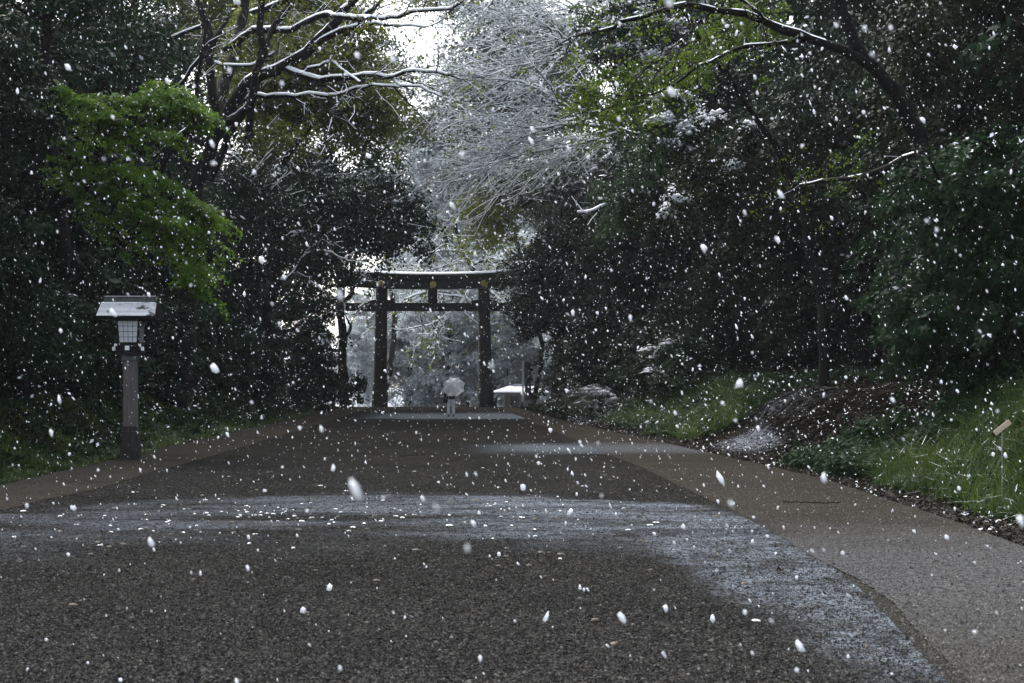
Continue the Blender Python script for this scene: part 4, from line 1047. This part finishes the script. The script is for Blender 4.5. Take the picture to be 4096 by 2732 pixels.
make_tree('green_oak', 'mid green tree with snow clotted upper sprays left of the brown cedar', 'tree', (9.6, 52),
          [C_(2560, 2800, 400, 640, 49, 1.4, 26), C_(2420, 2700, 600, 900, 52, 2, 30)], .2, 260, .11, seed=64, mat='leaf_mid', rc=.75, snow=.62, rtip=.014)
snowy_bough([o for o in bpy.data.objects if o.name == 'green_oak'][0], [[(2620, 400), (2680, 370), (2740, 400)], [(2600, 500), (2660, 480), (2740, 520)], [(2620, 560), (2700, 590)]], 43, .40, 330, .085, 'leaf_mid', 3, 75)
make_tree('maple_tree', 'fresh green maple sprays hanging below the long right bough', 'tree', (10.2, 38),
          [C_(2260, 2560, 330, 470, 36, 1.0, 12), C_(2380, 2700, 240, 380, 36, 1, 12), C_(2720, 2880, 130, 300, 36, 1, 7), C_(2840, 3140, -80, 160, 36, 1.5, 16)], .12, 230, .07, seed=65, mat='leaf_moss', rc=.42, snow=.03, rtip=.009, droop=.6)
make_tree('camphor_tree', 'black evergreen mass swallowing the right end of the torii', 'tree', (7.9, 88),
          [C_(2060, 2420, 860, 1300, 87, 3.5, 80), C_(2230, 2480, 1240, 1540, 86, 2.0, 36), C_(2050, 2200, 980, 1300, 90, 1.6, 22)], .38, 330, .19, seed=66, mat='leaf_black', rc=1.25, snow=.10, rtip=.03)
make_tree('oak_tree', 'grey green tree dusted with snow above the right end of the torii', 'tree', (9.5, 84),
          [C_(2150, 2560, 560, 900, 80, 3, 70), C_(1980, 2300, 640, 860, 88, 3, 44)], .32, 260, .17, seed=67, mat='leaf_grey', rc=1.3, snow=.28, rtip=.025, snow_limb=True, lumps=(16, .08))
make_tree('yellow_green_tree', 'yellow green leafy tree behind the right part of the lintel', 'tree', (6.9, 108),
          [C_(1840, 2080, 760, 960, 100, 2.2, 34), C_(1990, 2080, 680, 800, 100, 1.5, 10)], .2, 200, .19, seed=68, mat='leaf_olive', rc=1.1, snow=.10, tint0=.6, rtip=.02)
make_tree('oak_tree', 'dark tree with a broken snow topped limb on the right of the path', 'tree', (9.8, 63),
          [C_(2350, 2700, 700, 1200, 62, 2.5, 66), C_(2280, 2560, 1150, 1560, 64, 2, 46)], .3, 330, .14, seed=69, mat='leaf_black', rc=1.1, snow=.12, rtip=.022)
drawn_tree('broken_limb_tree', 'dead tree with a thick broken limb capped with snow', 'tree', ((2720 - 1764) / F * 58, 58),
           [([(2760, 1600, 58), (2740, 1200, 58), (2700, 900, 57), (2600, 850, 55), (2530, 852, 54), (2480, 838, 53.5), (2440, 812, 53), (2395, 800, 53)], .22, .05),
            ([(2440, 815, 53), (2370, 845, 53), (2310, 850, 53)], .05, .02)], 77, twig=[dict(maxr=.08, minz=5, n=1, frac=.5, len=1, r=.015)], snow=dict(minr=.01, maxr=.3, cov=.85, slope=.85, thick=2.5, tthick=1))
make_tree('dark_trunk_tree', 'thick upright dark trunk in the shade behind the leaning bough tree', 'tree', ((3420 - 1764) / F * 46, 46),
          [C_(3100, 3700, 100, 640, 46, 3, 50)], .33, 330, .12, seed=73, mat='leaf_black', rc=1.1, snow=.08, trunk_to=np.array([.2, 0, 11]), lean=[(.1, 0, .3), (.5, 0, .6)])
make_tree('dark_trunk_tree', 'slimmer dark trunk just right of the thick shaded trunk', 'tree', ((3600 - 1764) / F * 44, 44),
          [C_(3350, 3800, 500, 1000, 43, 1.6, 24)], .17, 260, .11, seed=74, mat='leaf_dark', rc=.9, snow=.1, trunk_to=np.array([.2, 0, 9]))

make_tree('snow_laden_oak', 'evergreen with upper leaves clotted white behind the long green bough', 'tree', (11.0, 66),
          [C_(2330, 2900, -250, 330, 64, 3, 90), C_(2500, 3000, 250, 520, 64, 2.5, 50)], .32, 300, .14, seed=91, mat='leaf_dark', rc=1.15, snow=.6, rtip=.022, lumps=(34, .085))
snowy_bough([o for o in bpy.data.objects if o.name == 'snow_laden_oak'][0], [[(2350, 130), (2450, 100), (2560, 110)], [(2560, 60), (2660, 90), (2740, 150)], [(2400, 210), (2520, 190), (2620, 250)], [(2640, 190), (2720, 240)], [(2480, 290), (2600, 320)], [(2380, 40), (2480, 20), (2580, 10)]], 58, .62, 330, .10, 'leaf_dark', 3, 97)
make_tree('oak_tree', 'mixed grey green oak showing between the snowy twigs right of the sky gap', 'tree', (8.2, 100),
          [C_(1900, 2380, 60, 520, 98, 4, 90), C_(1760, 2250, 480, 760, 104, 4, 70)], .40, 260, .22, seed=92, mat='leaf_grey', rc=1.6, snow=.6, rtip=.03, snow_limb=True, lumps=(34, .12))
make_tree('oak_tree', 'far snowy oak filling the gap under the bright sky beside the camphor crown', 'tree', (-5.6, 132),
          [C_(1600, 1900, 420, 1050, 130, 4, 90)], .30, 240, .30, seed=93, mat='leaf_frost_haze', rc=2.0, snow=.5, rtip=.04, snow_limb=True, up=.6, lumps=(36, .15), lean=[(0, 0, .3), (.05, 0, .55), (.1, 0, .7)])
make_tree('olive_tree', 'tall olive brown canopy closing the sky above the maple and behind the forked limbs', 'tree', (-13.5, 78),
          [C_(560, 1000, -350, 330, 78, 3.5, 90), C_(850, 1330, -420, 120, 80, 3.5, 80), C_(900, 1250, 150, 560, 80, 3, 50)], .34, 280, .17, seed=96, mat='leaf_olive', rc=1.5, snow=.12, rtip=.025, snow_limb=True, tint0=.2)
make_tree('evergreen_oak', 'black evergreen closing the gap between the bent tree and the dark bush', 'tree', (-11.2, 90),
          [C_(1080, 1330, 1000, 1420, 92, 2.5, 46), C_(900, 1120, 1000, 1600, 90, 2.5, 60)], .25, 260, .19, seed=94, mat='leaf_dark', rc=1.2, snow=.12, rtip=.022)
make_tree('evergreen_oak', 'dark evergreen behind the forked tree roots and the left bank shrubs', 'tree', (-11.8, 62),
          [C_(560, 1000, 700, 1500, 62, 2.5, 80)], .25, 280, .15, seed=95, mat='leaf_dark', rc=1.2, snow=.08, rtip=.022)

# =================================================================== FILLER WOOD (copies of a few grown trees)
def proto_tree(name, label, h, r, tr, k, n, size, mat, snow, seed, group, rc=1.5, z0=.32):
    rng = np.random.default_rng(seed)
    return make_tree(name, label, 'tree', (0, -300), [((0, -300, h * (z0 + (1 - z0) * .5)), np.array([r, r, h * (1 - z0) * .5]), k)], tr, n, size, seed=seed, mat=mat, snow=snow, rc=rc, group=group, trunk_to=np.array([rng.normal() * .5, rng.normal() * .5, h * .85]), rtip=.03)
gl = 'evergreens deep in the wood on the left'; gr_ = 'evergreens deep in the wood on the right'
pa = proto_tree('evergreen_tree', 'tall dark evergreen deep in the left wood behind the bank trees', 19, 4.2, .32, 90, 330, .20, 'leaf_black', .08, 81, gl, z0=.12)
pb = proto_tree('evergreen_tree', 'tall dark evergreen deep in the left wood behind the bank trees', 17, 3.8, .28, 80, 330, .19, 'leaf_dark', .12, 82, gl, z0=.10)
pc = proto_tree('broad_tree', 'tall grey green broadleaf deep in the right wood', 20, 4.6, .36, 90, 300, .21, 'leaf_dark', .22, 83, gr_, z0=.15)
used = set()
rngf = np.random.default_rng(90)
def put(proto, x, y, s, label, group, cat='tree', zs=1.0):
    o = proto if proto.name not in used else copy_tree(proto)
    used.add(proto.name)
    o.location = (x, y, HZ(x, y) - .1); o.scale = (s, s, s * zs); o.rotation_euler = (0, 0, rngf.random() * 6.28)
    tag(o, label, cat, group); return o
LL = 'tall dark evergreen deep in the left wood behind the bank trees'
LR = 'tall dark evergreen deep in the right wood behind the bank trees'
for i, (x, y, s) in enumerate([(-15.5, 30, .9), (-13.8, 40, 1.0), (-14.2, 50, 1.0), (-13.8, 58, 1.0), (-15.5, 68, 1.05), (-17, 78, 1.1), (-20, 35, 1.1), (-21, 48, 1.2), (-21, 60, 1.2), (-23, 74, 1.25), (-22, 90, 1.1), (-28, 55, 1.3), (-30, 80, 1.4), (-16.5, 90, .8), (-26, 30, 1.2), (-34, 100, 1.3)]):
    put(pa if i % 2 == 0 else pb, x, y, s, LL, gl)
for i, (x, y, s) in enumerate([(16.0, 30, .95), (16.5, 39, 1.05), (17, 48, 1.0), (14.5, 56, 1.0), (13.8, 66, 1.0), (13.5, 76, 1.0), (13.5, 90, 1.0), (22, 36, 1.2), (23, 50, 1.25), (21, 64, 1.2), (20, 80, 1.25), (19, 98, 1.2), (28, 60, 1.3), (29, 85, 1.4), (27, 108, 1.4), (13.5, 102, .8)]):
    put((pc, pb, pa)[i % 3], x, y, s, LR, gr_)
# far trees beyond the gate
gf = 'hazy snow dusted trees beyond the torii'
pf = proto_tree('far_tree', 'hazy snow dusted tree closing the view beyond the torii', 22, 5.5, .4, 90, 300, .32, 'leaf_frost_haze', .30, 84, gf, rc=1.9, z0=.1)
pg = proto_tree('far_tree', 'hazy snow dusted tree closing the view beyond the torii', 20, 5.5, .4, 90, 300, .32, 'leaf_frost_haze', .12, 85, gf, rc=1.8, z0=.02)
LF = 'hazy snow dusted tree closing the view beyond the torii'
for i, (x, y, s, k) in enumerate([(-3.5, 150, .78, 1), (1.0, 146, .85, 1), (5.5, 150, .9, 1), (10, 144, .95, 1), (15, 138, 1.0, 0), (20, 128, 1.0, 0), (3, 172, 1.15, 0), (10, 168, 1.2, 0), (17, 160, 1.2, 0), (-4, 176, 1.0, 0), (-1.5, 165, .9, 0), (25, 150, 1.3, 0), (32, 140, 1.4, 0), (38, 170, 1.5, 1), (13, 124, .6, 1)]):
    put((pf, pg)[k], x, y, s, LF, gf)
put(pf, -7.5, 150, .62, 'hazy white tree just left of the left pillar far behind', gf)
put(pf, -7.4, 127, .40, 'small frosted tree between the gnarled trunk and the left pillar', gf)
put(pg, -24, 165, .8, 'far dark tree standing behind the white house', gf)

# shrubs along the banks
def proto_shrub(name, k, n, size, mat, snow, seed, h=1.5, r=1.5, lumps=None):
    return make_tree(name, 'shrub', 'shrub', (0, -310), [((0, -310, h), np.array([r, r, h]), k)], .06, n, size, seed=seed, mat=mat, snow=snow, rc=.6, trunk_to=np.array([0, 0, h * 1.4]), rtip=.012, lumps=lumps)
sa = proto_shrub('shrub', 34, 300, .10, 'leaf_dark', .14, 101)
sb = proto_shrub('shrub', 34, 300, .11, 'leaf_black', .06, 102)
sc_ = proto_shrub('shrub', 30, 300, .09, 'leaf_grey', .65, 103, lumps=(60, .035))
ORD = ['first', 'second', 'third', 'fourth', 'fifth', 'sixth', 'seventh', 'eighth', 'ninth', 'tenth', 'eleventh', 'twelfth', 'thirteenth']
gsl, gsr = 'dark shrubs along the left bank', 'dark shrubs along the right bank'
for i, (x, y, s) in enumerate([(-9.6, 25.5, .9), (-10.0, 29, 1.0), (-9.6, 32, 1.0), (-9.4, 35.5, 1.0), (-9.6, 39, 1.1), (-9.5, 43, 1.15), (-9.7, 48, 1.2), (-9.6, 53, 1.2), (-9.4, 58, 1.2), (-9.2, 63, 1.2), (-9.3, 69, 1.1), (-9.8, 74, 1.1), (-12, 27, 1.6), (-12, 33, 1.7), (-12, 40, 1.8), (-12, 47, 1.9), (-12, 55, 2.0), (-12, 63, 2.0), (-12, 72, 2.0), (-12.5, 81, 1.7), (-13, 90, 1.5), (-12, 37, 2.2), (-12.5, 51, 2.4), (-12.5, 67, 2.4)]):
    put((sa, sb)[i % 2], x, y, s, (ORD[i] + ' dark shrub in the front row on the left bank counting from the lantern end') if i < 13 else 'taller dark shrub in the second row on the left bank', gsl if i < 13 else 'second row of shrubs on the left bank', 'shrub')
for i, (x, y, s) in enumerate([(9.8, 24, .75), (11.5, 26, 1.1), (12.5, 29, 1.3), (8.2, 47, .8), (8.2, 52, 1.0), (8.0, 58, 1.0), (7.9, 64, 1.0), (7.8, 70, 1.0), (7.6, 76, 1.0), (7.6, 83, 1.0), (11, 55, 1.6), (10.5, 62, 1.8), (10.5, 70, 1.9), (10.5, 78, 1.9), (10, 90, 1.7), (14.5, 38, 1.6), (16, 44, 1.9), (14.5, 50, 2.0), (13, 34.5, 1.2), (18, 34, 2.0), (12, 46, 1.2)]):
    put((sb, sa)[i % 2], x, y, s, (ORD[i - 3] + ' dark shrub along the right kerb counting from the bare mound to the gate') if 3 <= i < 10 else ('dark shrub ' + ('nearest the camera above the sedge', 'behind the sedge under the green oak', 'at the top end of the sedge bank')[i] if i < 3 else 'taller dark shrub in the second row on the right bank'), gsr if i < 10 else 'second row of shrubs on the right bank', 'shrub')
gss = 'snow dusted bamboo grass clumps on the right bank'
for x, y, s, lb in ((6.6, 62, .55, 'snow whitened low clump farthest along the right kerb'), (6.3, 56.5, .5, 'snow whitened low clump spilling onto the path edge right of the walker'), (8.3, 50, .9, 'snow flecked shrub in front of the dark right wood'), (7.2, 66, .85, 'snow flecked shrub beside the slate barrier')):
    put(sc_, x, y, s, lb, gss, 'shrub', .75)

# distant wood behind everything at the sides: one mass nobody could count
rngd = np.random.default_rng(120)
LV = Leaves(); Cs = []
for s in (-1, 1):
    n = 620; yy = rngd.uniform(8, 190, n); xx = s * rngd.uniform(30, 46, n)
    if s < 0: k = yy < 120; yy = yy[k]; xx = xx[k]
    Cs.append(np.stack([xx, yy, rngd.uniform(0, 1, len(xx)) * (8 + yy * .16)], 1))
n = 520; CF = (np.stack([rngd.uniform(2, 75, n), rngd.uniform(185, 215, n), rngd.uniform(0, 34, n)], 1))
C = np.concatenate(Cs)
LF_ = Leaves(); clump_leaves(LF_, CF, 3.2, 130, .75, .32, rngd, .7, .6, .15, None, .2)
tag(link('far_wood', LF_.mesh('far_wood', M['leaf_frost_haze'])), 'frosted woodland with haze in its leaf colour far beyond the torii', 'wood', kind='stuff')
clump_leaves(LV, C, 3.2, 130, .75, .32, rngd, .7, .6, .15, None, .2)
tag(link('distant_wood', LV.mesh('distant_wood', M['leaf_dark'])), 'dark mass of woodland far behind the bank trees', 'wood', kind='stuff')

# =================================================================== GRASS AND GROUND COVER
def blades(n, pos, hgt, wid, lean, rng, seg=3):
    """arching blades -> leaf quads (seg per blade)"""
    x, y = pos; z = H(x, y); N_ = len(x)
    a = rng.random(N_) * 6.28; d = np.stack([np.cos(a), np.sin(a), np.zeros(N_)], 1)
    h = hgt * (.5 + rng.random(N_)) * (1 + 1.5 * vn(x, y, 1.9, 17) + .6 * vn(x, y, 5, 18)); ln = lean * (.3 + rng.random(N_) * 1.1)
    side = np.stack([-d[:, 1], d[:, 0], np.zeros(N_)], 1) * (wid * (.6 + .8 * rng.random(N_)))[:, None]
    B = np.stack([x, y, z - .02], 1); pts = []
    for k in range(seg + 1):
        u = k / seg; p = B + d * (ln * h * u ** 1.7)[:, None]; p[:, 2] += h * (u - .45 * ln * u ** 2.4); pts.append(p)
    Q = []
    for k in range(seg):
        w0 = 1 - (k / seg) ** 2; w1 = 1 - ((k + 1) / seg) ** 2 + .02
        Q.append(np.stack([pts[k] - side * w0, pts[k] + side * w0, pts[k + 1] + side * w1, pts[k + 1] - side * w1], 1))
    return np.stack(Q, 1)          # N,seg,4,3
def grass_obj(name, label, xs_, ys_, mask, n, hgt, wid, lean, seed, snow, tint, seg=3):
    rng = np.random.default_rng(seed); x = rng.uniform(*xs_, n); y = ys_[0] + (ys_[1] - ys_[0]) * rng.random(n) ** 1.25
    k = mask(x, y, rng); x = x[k]; y = y[k]
    # tufts
    x = x + rng.normal(size=len(x)) * .02; B = blades(n, (x, y), hgt, wid, lean, rng, seg)
    nb, sg = B.shape[:2]; V = B.reshape(-1, 3)
    tn = np.clip(tint + vn(x, y, 1.6, seed) * .8 + (rng.random(nb) - .5) * .7, 0, 1)
    # turn every blade face upward so that snow lies on its upper side
    Vq = V.reshape(-1, 4, 3); nz_ = np.cross(Vq[:, 1] - Vq[:, 0], Vq[:, 3] - Vq[:, 0])[:, 2]; fl = nz_ < 0; Vq[fl] = Vq[fl][:, ::-1]
    LV = Leaves(); sn = (rng.random((nb, 1)) < snow) & (np.arange(sg)[None, :] == (2 if sg == 3 else 3))
    LV.add(Vq, np.repeat(tn, sg), sn.astype(float).ravel())
    return tag(link(name, LV.mesh(name, M['grass'])), label, 'grass', kind='stuff')
def mask_r(x, y, rng):
    e = RO(y) + .55 + vn(y, x * 0, .7, 5) * .6
    dens = sm(0, .35, x - e)
    front = ((y < 24.5 + vn(x, y, .5, 6) * 3) | ((x > 11) & (y < 30)))
    mid = (y > 38) & (y < 52) & (x < 9.0)
    tr_ = (x > 8.6) & (y > 24)
    return (rng.random(len(x)) < dens) & ((front & ~tr_) | mid)
grass_obj('sedge', 'tall arching sedge flecked with snow on the bank at the right', (5.2, 12.5), (12, 52), mask_r, 130000, .47, .0055, 1.3, 131, .06, .26, 5)
def mask_l(x, y, rng):
    e = EL(y) - .12 + vn(y, x * 0, .7, 7) * .4
    return (x < e) & (rng.random(len(x)) < .35 + .65 * sm(-11.5, -8.0, x))
grass_obj('short_grass', 'low dark green grass covering the left bank', (-12, -6.4), (18, 80), mask_l, 170000, .15, .008, 1.2, 132, .01, .30)
def mask_u(x, y, rng):
    return ((x > RO(y) + 1.2) & (y > 40)) & (rng.random(len(x)) < .7)
grass_obj('bamboo_grass', 'low green ground cover under the trees along the right kerb', (5.2, 13), (38, 92), mask_u, 60000, .30, .011, 1.2, 133, .14, -.4)
# broad-leaved herbs on the right bank
rngh = np.random.default_rng(140)
hx_ = rngh.uniform(6.4, 9.5, 620); hy_ = rngh.uniform(23.2, 27, 620); k = (hx_ > RO(hy_) + .5) & (vn(hx_, hy_, .8, 4) > -.05); hx_ = hx_[k]; hy_ = hy_[k]
LV = Leaves(); C = np.stack([hx_, hy_, H(hx_, hy_) + .22], 1)
clump_leaves(LV, C, .22, 44, .075, .30, rngh, .8, .7, .012, .15, .3)
tag(link('herbs', LV.mesh('herbs', M['leaf_mid'])), 'dark leafy herbs at the far end of the sedge bank', 'ground plants', kind='stuff')

# low leafy undergrowth on both banks
rngu = np.random.default_rng(145); LV = Leaves()
x = np.concatenate([rngu.uniform(5.6, 11.5, 900), rngu.uniform(-10.5, -7.0, 800)]); y = np.concatenate([rngu.uniform(38, 90, 900), rngu.uniform(20, 85, 800)])
k = ((x > RO(y) + .7) | (x < EL(y) - .5)) & (vn(x, y, .6, 44) > -.16); x, y = x[k], y[k]
C = np.stack([x, y, H(x, y) + .16], 1)
clump_leaves(LV, C, .34, 46, .10, .26, rngu, .7, .7, .16, None, .4)
tag(link('undergrowth', LV.mesh('undergrowth', M['leaf_dark'])), 'rough leafy undergrowth flecked with snow under the trees', 'ground plants', kind='stuff')

# fallen leaves on the paving, many of them capped with snow
rngl = np.random.default_rng(150)
V = []; Q = []; MI = []
def add_dome(x, y, z, rx, ry, h, mi, yaw):
    o = len(V); c, s_ = math.cos(yaw), math.sin(yaw); n = 8
    f = [1 + .25 * math.sin(3 * k + yaw * 7) for k in range(n)]
    for rr, hh in ((1, 0), (.72, .7), (.3, 1)):
        for k in range(n):
            a = k * 2 * math.pi / n; lx = math.cos(a) * rx * rr * f[k]; ly = math.sin(a) * ry * rr * f[k]
            V.append((x + lx * c - ly * s_, y + lx * s_ + ly * c, z + h * hh))
    for ring in (0, 1):
        for k in range(n): Q.append((o + ring * n + k, o + ring * n + (k + 1) % n, o + ring * n + n + (k + 1) % n, o + ring * n + n + k)); MI.append(mi)
    for k in (0, 2, 4): Q.append((o + 2 * n + k, o + 2 * n + k + 1, o + 2 * n + (k + 2) % n, o + 2 * n + (k + 3) % n)); MI.append(mi)
for i in range(300):
    if i < 150: y = rngl.normal(16.2, 1.3); x = rngl.normal(-1.6, 1.9)
    else: y = rngl.uniform(8, 30); x = rngl.uniform(-6, 3.4)
    if x > RI(y) - .2 or x < -6: continue
    z = .004; s_ = rngl.uniform(.014, .032)
    add_dome(x, y, z, s_ * 1.25, s_ * .8, .012, 0, rngl.random() * 6)
    if rngl.random() < (.7 if i < 150 else .2): add_dome(x, y, z + .006, s_ * 1.2, s_ * .6, rngl.uniform(.005, .012), 1, rngl.random() * 6)
M['dead_leaf'] = simple_mat('dead_leaf', (.12, .10, .075), .7, .3, .5, 9, 0, (.05, .038, .03))
me = mesh_np('fallen_leaves', V, quads=Q, mats=[M['dead_leaf'], M['snow']], midx=MI, smooth=True)
tag(link('fallen_leaves', me), 'pale fallen leaves capped with snow on the dark paving', 'leaves', kind='stuff')
# loose grit standing proud of the paving and shoulders
rngg = np.random.default_rng(160)
n = 210000; y = 5.5 * (1 - rngg.random(n) * (1 - (5.5 / 26) ** .9)) ** (-1 / .9); x = rngg.uniform(-1, 1, n) * y * .40 + .05 * y
k = (x > EL(y)) & (x < RO(y) + .5); x, y = x[k], y[k]; n = len(x)
bv = np.array([(1, 0, 0), (-.5, .87, 0), (-.5, -.87, 0), (0, 0, .9)]); bf = np.array([(0, 1, 3), (1, 2, 3), (2, 0, 3)])
s_ = .0040 * np.exp(rngg.normal(size=n) * .45) * (1 + .022 * y); a = rngg.random(n) * 6.28
V = bv[None] * (1 + rngg.normal(size=(n, 4, 1)) * .25) * s_[:, None, None]
c_, q_ = np.cos(a)[:, None], np.sin(a)[:, None]
V = np.stack([V[..., 0] * c_ - V[..., 1] * q_ + x[:, None], V[..., 0] * q_ + V[..., 1] * c_ + y[:, None], V[..., 2] + np.where(x > RI(y), .006, .001)[:, None]], -1)
m, t = nt('grit'); at = N(t, 'ShaderNodeAttribute', attribute_name='tint')
c = mixc(t, at.outputs['Fac'], (.006, .006, .0055), (.17, .16, .145)); p = N(t, 'ShaderNodeBsdfPrincipled', i_Roughness=.7); p.inputs['Specular IOR Level'].default_value = .25
L(t, c, p.inputs['Base Color']); o = N(t, 'ShaderNodeOutputMaterial'); L(t, p.outputs[0], o.inputs[0]); M['grit'] = m
me = mesh_np('grit', V.reshape(-1, 3), tris=(bf[None] + (np.arange(n) * 4)[:, None, None]).reshape(-1, 3), mats=[m], attrs={'tint': np.repeat(np.where(x > RI(y), .22, 0) + rngg.random(n) ** 2.6 * .8, 3)})
tag(link('grit', me), 'loose dark and pale grit over the paving and shoulders', 'grit', kind='stuff')
# sticks
def stick(label, a, b, r, seed):
    rng = np.random.default_rng(seed); P = polyline([a, (np.array(a) + b) / 2 + rng.normal(size=3) * np.array([.03, .05, .0]), b], .05, rng, .004)
    o = link('fallen_stick', mesh_np('fallen_stick', *(lambda t: (t[0],))(tubes(P[:-1] - a, P[1:] - a, np.full(len(P) - 1, r), np.full(len(P) - 1, r * .7), 5)), quads=tubes(P[:-1] - a, P[1:] - a, np.full(len(P) - 1, r), np.full(len(P) - 1, r * .7), 5)[1], mats=[M['bark']], smooth=True), loc=a)
    tag(o, label, 'stick', 'twigs lying on the ground')
stick('thin dark stick lying on the dark paving mid path', np.array([-.95, 29.9, .012]), np.array([-.35, 30.2, .03]), .010, 3)
stick('thin stick lying on the tan shoulder near the right kerb', np.array([4.35, 18.1, .015]), np.array([5.0, 17.8, .03]), .009, 4)

# =================================================================== FALLING SNOW
rngw = np.random.default_rng(200)
def flakes(n, y0, y1, size, prof):
    """uniform in a wedge a little wider than the view"""
    y = (y0 ** 3 + (y1 ** 3 - y0 ** 3) * rngw.random(n)) ** (1 / 3)
    x = y * rngw.uniform(-.42, .52, n) + rngw.uniform(-.6, .6, n); z = CH + y * rngw.uniform(-.24, .30, n)
    k = z > .02; x, y, z = x[k], y[k], z[k]; k = z > H(x, y) + .05; x, y, z = x[k], y[k], z[k]
    n = len(x); s = size * np.exp(rngw.normal(size=n) * .5 - .2)
    if prof == 'ico':
        b = bmesh.new(); bmesh.ops.create_icosphere(b, subdivisions=1, radius=1)
        bv = np.array([v.co for v in b.verts]); bf = np.array([[v.index for v in f.verts] for f in b.faces]); b.free()
    else:
        bv = np.array([(1, 0, 0), (-1, 0, 0), (0, 1, 0), (0, -1, 0), (0, 0, 1), (0, 0, -1)], float)
        bf = np.array([(0, 2, 4), (2, 1, 4), (1, 3, 4), (3, 0, 4), (2, 0, 5), (1, 2, 5), (3, 1, 5), (0, 3, 5)])
    d = bv[None] * (1 + rngw.normal(size=(n, len(bv), 1)) * .28)
    sc = np.stack([rngw.uniform(.7, 1.1, n), rngw.uniform(.7, 1.1, n), rngw.uniform(1.0, 1.9, n)], 1)
    d = d * sc[:, None, :]
    # a slight slant with the wind
    d[..., 0] += d[..., 2] * (-.22 + rngw.normal(size=(n, 1)) * .2)
    P = np.stack([x, y, z], 1)[:, None, :] + d * s[:, None, None]
    Fc = bf[None] + (np.arange(n) * len(bv))[:, None, None]
    return P.reshape(-1, 3), Fc.reshape(-1, 3)
m, t = nt('snowflake'); d1 = N(t, 'ShaderNodeBsdfDiffuse'); d1.inputs[0].default_value = (.92, .94, .97, 1)
d2 = N(t, 'ShaderNodeBsdfTranslucent'); d2.inputs[0].default_value = (.92, .94, .97, 1)
mx = N(t, 'ShaderNodeMixShader'); mx.inputs[0].default_value = .45; L(t, d1.outputs[0], mx.inputs[1]); L(t, d2.outputs[0], mx.inputs[2])
o = N(t, 'ShaderNodeOutputMaterial'); L(t, mx.outputs[0], o.inputs[0]); M['flake'] = m
Vs = []; Ts = []; off = 0
for n, y0, y1, sz, pf_ in ((210, 1.4, 5, .0048, 'ico'), (2900, 5, 14, .0055, 'ico'), (24000, 14, 32, .0062, 'oct'), (16000, 32, 75, .0088, 'oct')):
    V, T_ = flakes(n, y0, y1, sz, pf_); Vs.append(V); Ts.append(T_ + off); off += len(V)
tag(link('falling_snow', mesh_np('falling_snow', np.concatenate(Vs), tris=np.concatenate(Ts), mats=[M['flake']], smooth=True)), 'snowflakes falling everywhere in the air', 'snow', kind='stuff')

# leaf litter on the bare soil of the banks and verges
rngt = np.random.default_rng(210)
n = 120000; x = rngt.uniform(5.2, 15, n); y = 12 + 50 * rngt.random(n) ** 1.3
k = (x > RO(y) - .05 + rngt.random(n) ** 2 * .5); x, y = x[k], y[k]; n = 14000
x2 = rngt.uniform(-9, -6.3, n); y2 = rngt.uniform(18, 80, n); k = x2 < EL(y2) + .05; x = np.concatenate([x, x2[k]]); y = np.concatenate([y, y2[k]])
P = np.stack([x, y, H(x, y) + .012 + rngt.random(len(x)) * .015], 1)
V = leaf_quads(P, .055, .3, rngt, up=1.2)
LV = Leaves(); sn_ = (rngt.random(len(x)) < .02 + .35 * np.clip(vn(x, y, .9, 12) * 2.2 - .35, 0, 1)).astype(float)
LV.add(V, np.clip(rngt.random(len(x)) ** 1.8, 0, 1), sn_)
tag(link('leaf_litter', LV.mesh('leaf_litter', M['litter'])), 'dead brown leaf litter strewn over the bare bank soil', 'leaf litter', kind='stuff')
# exposed roots on the bare bank
rt_ = thing('tree_root', 'exposed dark roots crossing the bare earth slope on the right bank', 'roots', (9.2, 35.5, HZ(9.2, 35.5)))
W_ = Wood(); b_ = np.array(rt_.location)
for i in range(9):
    a = rngt.uniform(2.4, 3.9); p = np.array([9.6 + rngt.normal() * .5, 36.5 + rngt.normal() * 1.5]); pts = []
    for k in range(16):
        pts.append((p[0], p[1], HZ(p[0], p[1]) + .012)); a += rngt.normal() * .28; p = p + .2 * np.array([math.cos(a), math.sin(a) * 1.2])
    P = np.array(pts) - b_; r = np.linspace(.045, .008, 16) * rngt.uniform(.5, 1.1); W_.edges(P[:-1], P[1:], r[:-1], r[1:], 6)
link('root_strands', W_.mesh('root_strands', M['bark']), rt_)['kind'] = 'stuff'

# =================================================================== HAZE
if HAZE > 0:
    m, t = nt('haze_air'); pv = N(t, 'ShaderNodeVolumePrincipled'); pv.inputs['Density'].default_value = HAZE
    pv.inputs['Color'].default_value = (.90, .94, 1, 1); pv.inputs['Anisotropy'].default_value = .1
    o = N(t, 'ShaderNodeOutputMaterial'); L(t, pv.outputs[0], o.inputs[1])
    hb = BM().box((0, 210, 21), (1280, 640, 50)).build('haze', m)
    tag(hb, 'pale snowy air', 'haze', kind='stuff')

for o_ in bpy.data.objects:
    if o_.name.split('.')[0] in ('snow_cover', 'twig_snow', 'twigs') and o_.parent and not o_.parent.name.startswith(('torii', 'lantern')): o_['kind'] = 'stuff'
